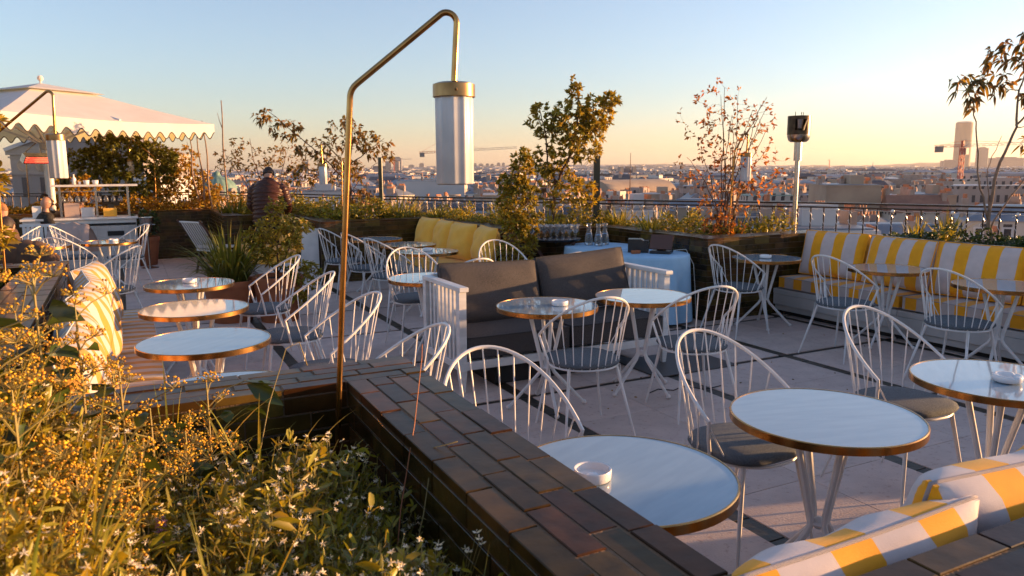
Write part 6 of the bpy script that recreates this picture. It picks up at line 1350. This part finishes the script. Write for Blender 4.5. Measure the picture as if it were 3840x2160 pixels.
# green opera dome and classical facade
od = thing('green_dome', 'green copper ribbed dome with round windows and stone base beyond the bare stems', 'dome', at_(-.385, 175, GZ), -.3); zz = 1.65-GZ
MB().lathe([(5.2,0),(5.2,zz-6.2),(5.5,zz-6.1),(5.5,zz-5.8)], n=40).build('drum', M['stone_old'], od, True)
MB().lathe([(4.7,zz-5.79),(4.7,zz-5.2),(4.3,zz-3.9),(3.5,zz-2.7),(2.4,zz-1.9),(1.1,zz-1.5),(.8,zz-1.2),(.8,zz-.6),(.3,zz-.3),(1e-4,zz-.1)], n=72, cap=False, fl=lambda a: 1+.022*math.cos(18*a)).build('copper_dome', M['copper_green'], od, True)
for k in range(10): a = 2*math.pi*k/10; MB().lathe([(.25,-.3),(.85,-.3),(.85,.3),(.25,.3)], n=12, cap=False).build('oculus', M['stone_old'], od, loc=(4.75*math.cos(a), 4.75*math.sin(a), zz-4.9)).rotation_euler = (R(90), 0, a+R(90)); 
op = thing('opera_house', 'great stone theatre front with a pediment and round medallions behind the bar', 'theatre', at_(-.565, 120, GZ), -.30); zz = 1.65-GZ; z0 = zz+2.4
MB().box(-9.6, 0, 0, 9.6, 30, z0).build('main_wall', M['stone_old'], op); MB().box(-10.0, -.5, z0+.02, 10.0, 30.4, z0+.6).build('cornice', M['stone_old'], op)
MB().add([(-9.8,-.4,z0+.61),(9.8,-.4,z0+.61),(0,-.4,z0+4.4),(-9.8,29,z0+.61),(9.8,29,z0+.61),(0,29,z0+4.4)], [(0,1,2),(3,5,4),(0,2,5,3),(1,4,5,2)]).build('pediment', M['stone_old'], op)
m_ = MB(); m_.bar((-10,-.6,z0+.8), (0,-.6,z0+4.6), .5, .5, (0,1,0)); m_.bar((10,-.6,z0+.8), (0,-.6,z0+4.6), .5, .5, (0,1,0)); m_.build('pediment_moulding', M['blank_white'], op)
for k in range(7):
    x = -7.8+k*2.6; o = MB().lathe([(.3,0),(.75,0),(.78,.12),(.95,.12),(.95,0)], n=20, cap=False).build('medallion', M['blank_wall'], op, True); o.location = (x, -.02, z0-1.6); o.rotation_euler = (R(90), 0, 0)
    MB().box(x-.45, -.03, z0-6.4, x+.45, -.002, z0-3.4).build('window', M['window_dark'], op)
m_ = MB(); m_.box(-9.8, -.25, z0-3.0, 9.8, -.003, z0-2.75); m_.box(-9.8, -.25, z0-.45, 9.8, -.003, z0-.2); m_.build('string_course', M['stone_old'], op)
MB().box(9.7, -6, 0, 13.5, 20, z0-3.5).build('sunlit_wing', M['blank_white'], op)
cr_ = thing('conical_roof', 'white conical roof beside a narrow stone tower beyond the autumn shrub', 'roof', at_(-.275, 420, GZ), 0); MB().lathe([(8.5,0),(8.5,zz-6.2)], n=24).build('drum', M['facade_pale'], cr_, True); MB().lathe([(9,zz-6.1),(3.5,zz-3.2),(.6,zz+1.2),(1e-4,zz+1.6)], n=24).build('cone', M['blank_white'], cr_, True)
st2 = thing('stone_tower', 'narrow gothic stone tower left of the rear brass lamp', 'tower', at_(-.268, 1400, GZ), -.3); MB().box(-5, -5, 0, 5, 5, zz+14).build('shaft', M['stone_old'], st2)
m_ = MB(); [m_.box(x-.9, y-.9, zz+14.01, x+.9, y+.9, zz+18) for x in (-4, 4) for y in (-4, 4)]; m_.build('pinnacles', M['stone_old'], st2)
# haze over the city
hz = MB().box(-9500, -9500, GZ-1, 9500, 9500, 215).build('haze', bpy.data.materials.new('haze'), None); hm_ = hz.data.materials[0]; hm_.use_nodes = True; t = hm_.node_tree
t.nodes.remove(t.nodes['Principled BSDF']); pv = t.nodes.new('ShaderNodeVolumePrincipled'); pv.inputs['Color'].default_value = (.92,.84,.80,1); pv.inputs['Density'].default_value = .000075; pv.inputs['Anisotropy'].default_value = .35
t.links.new(pv.outputs[0], t.nodes['Material Output'].inputs['Volume']); hz['kind'] = 'stuff'; hz['label'] = 'thin warm evening haze over the city'; hz['category'] = 'haze'
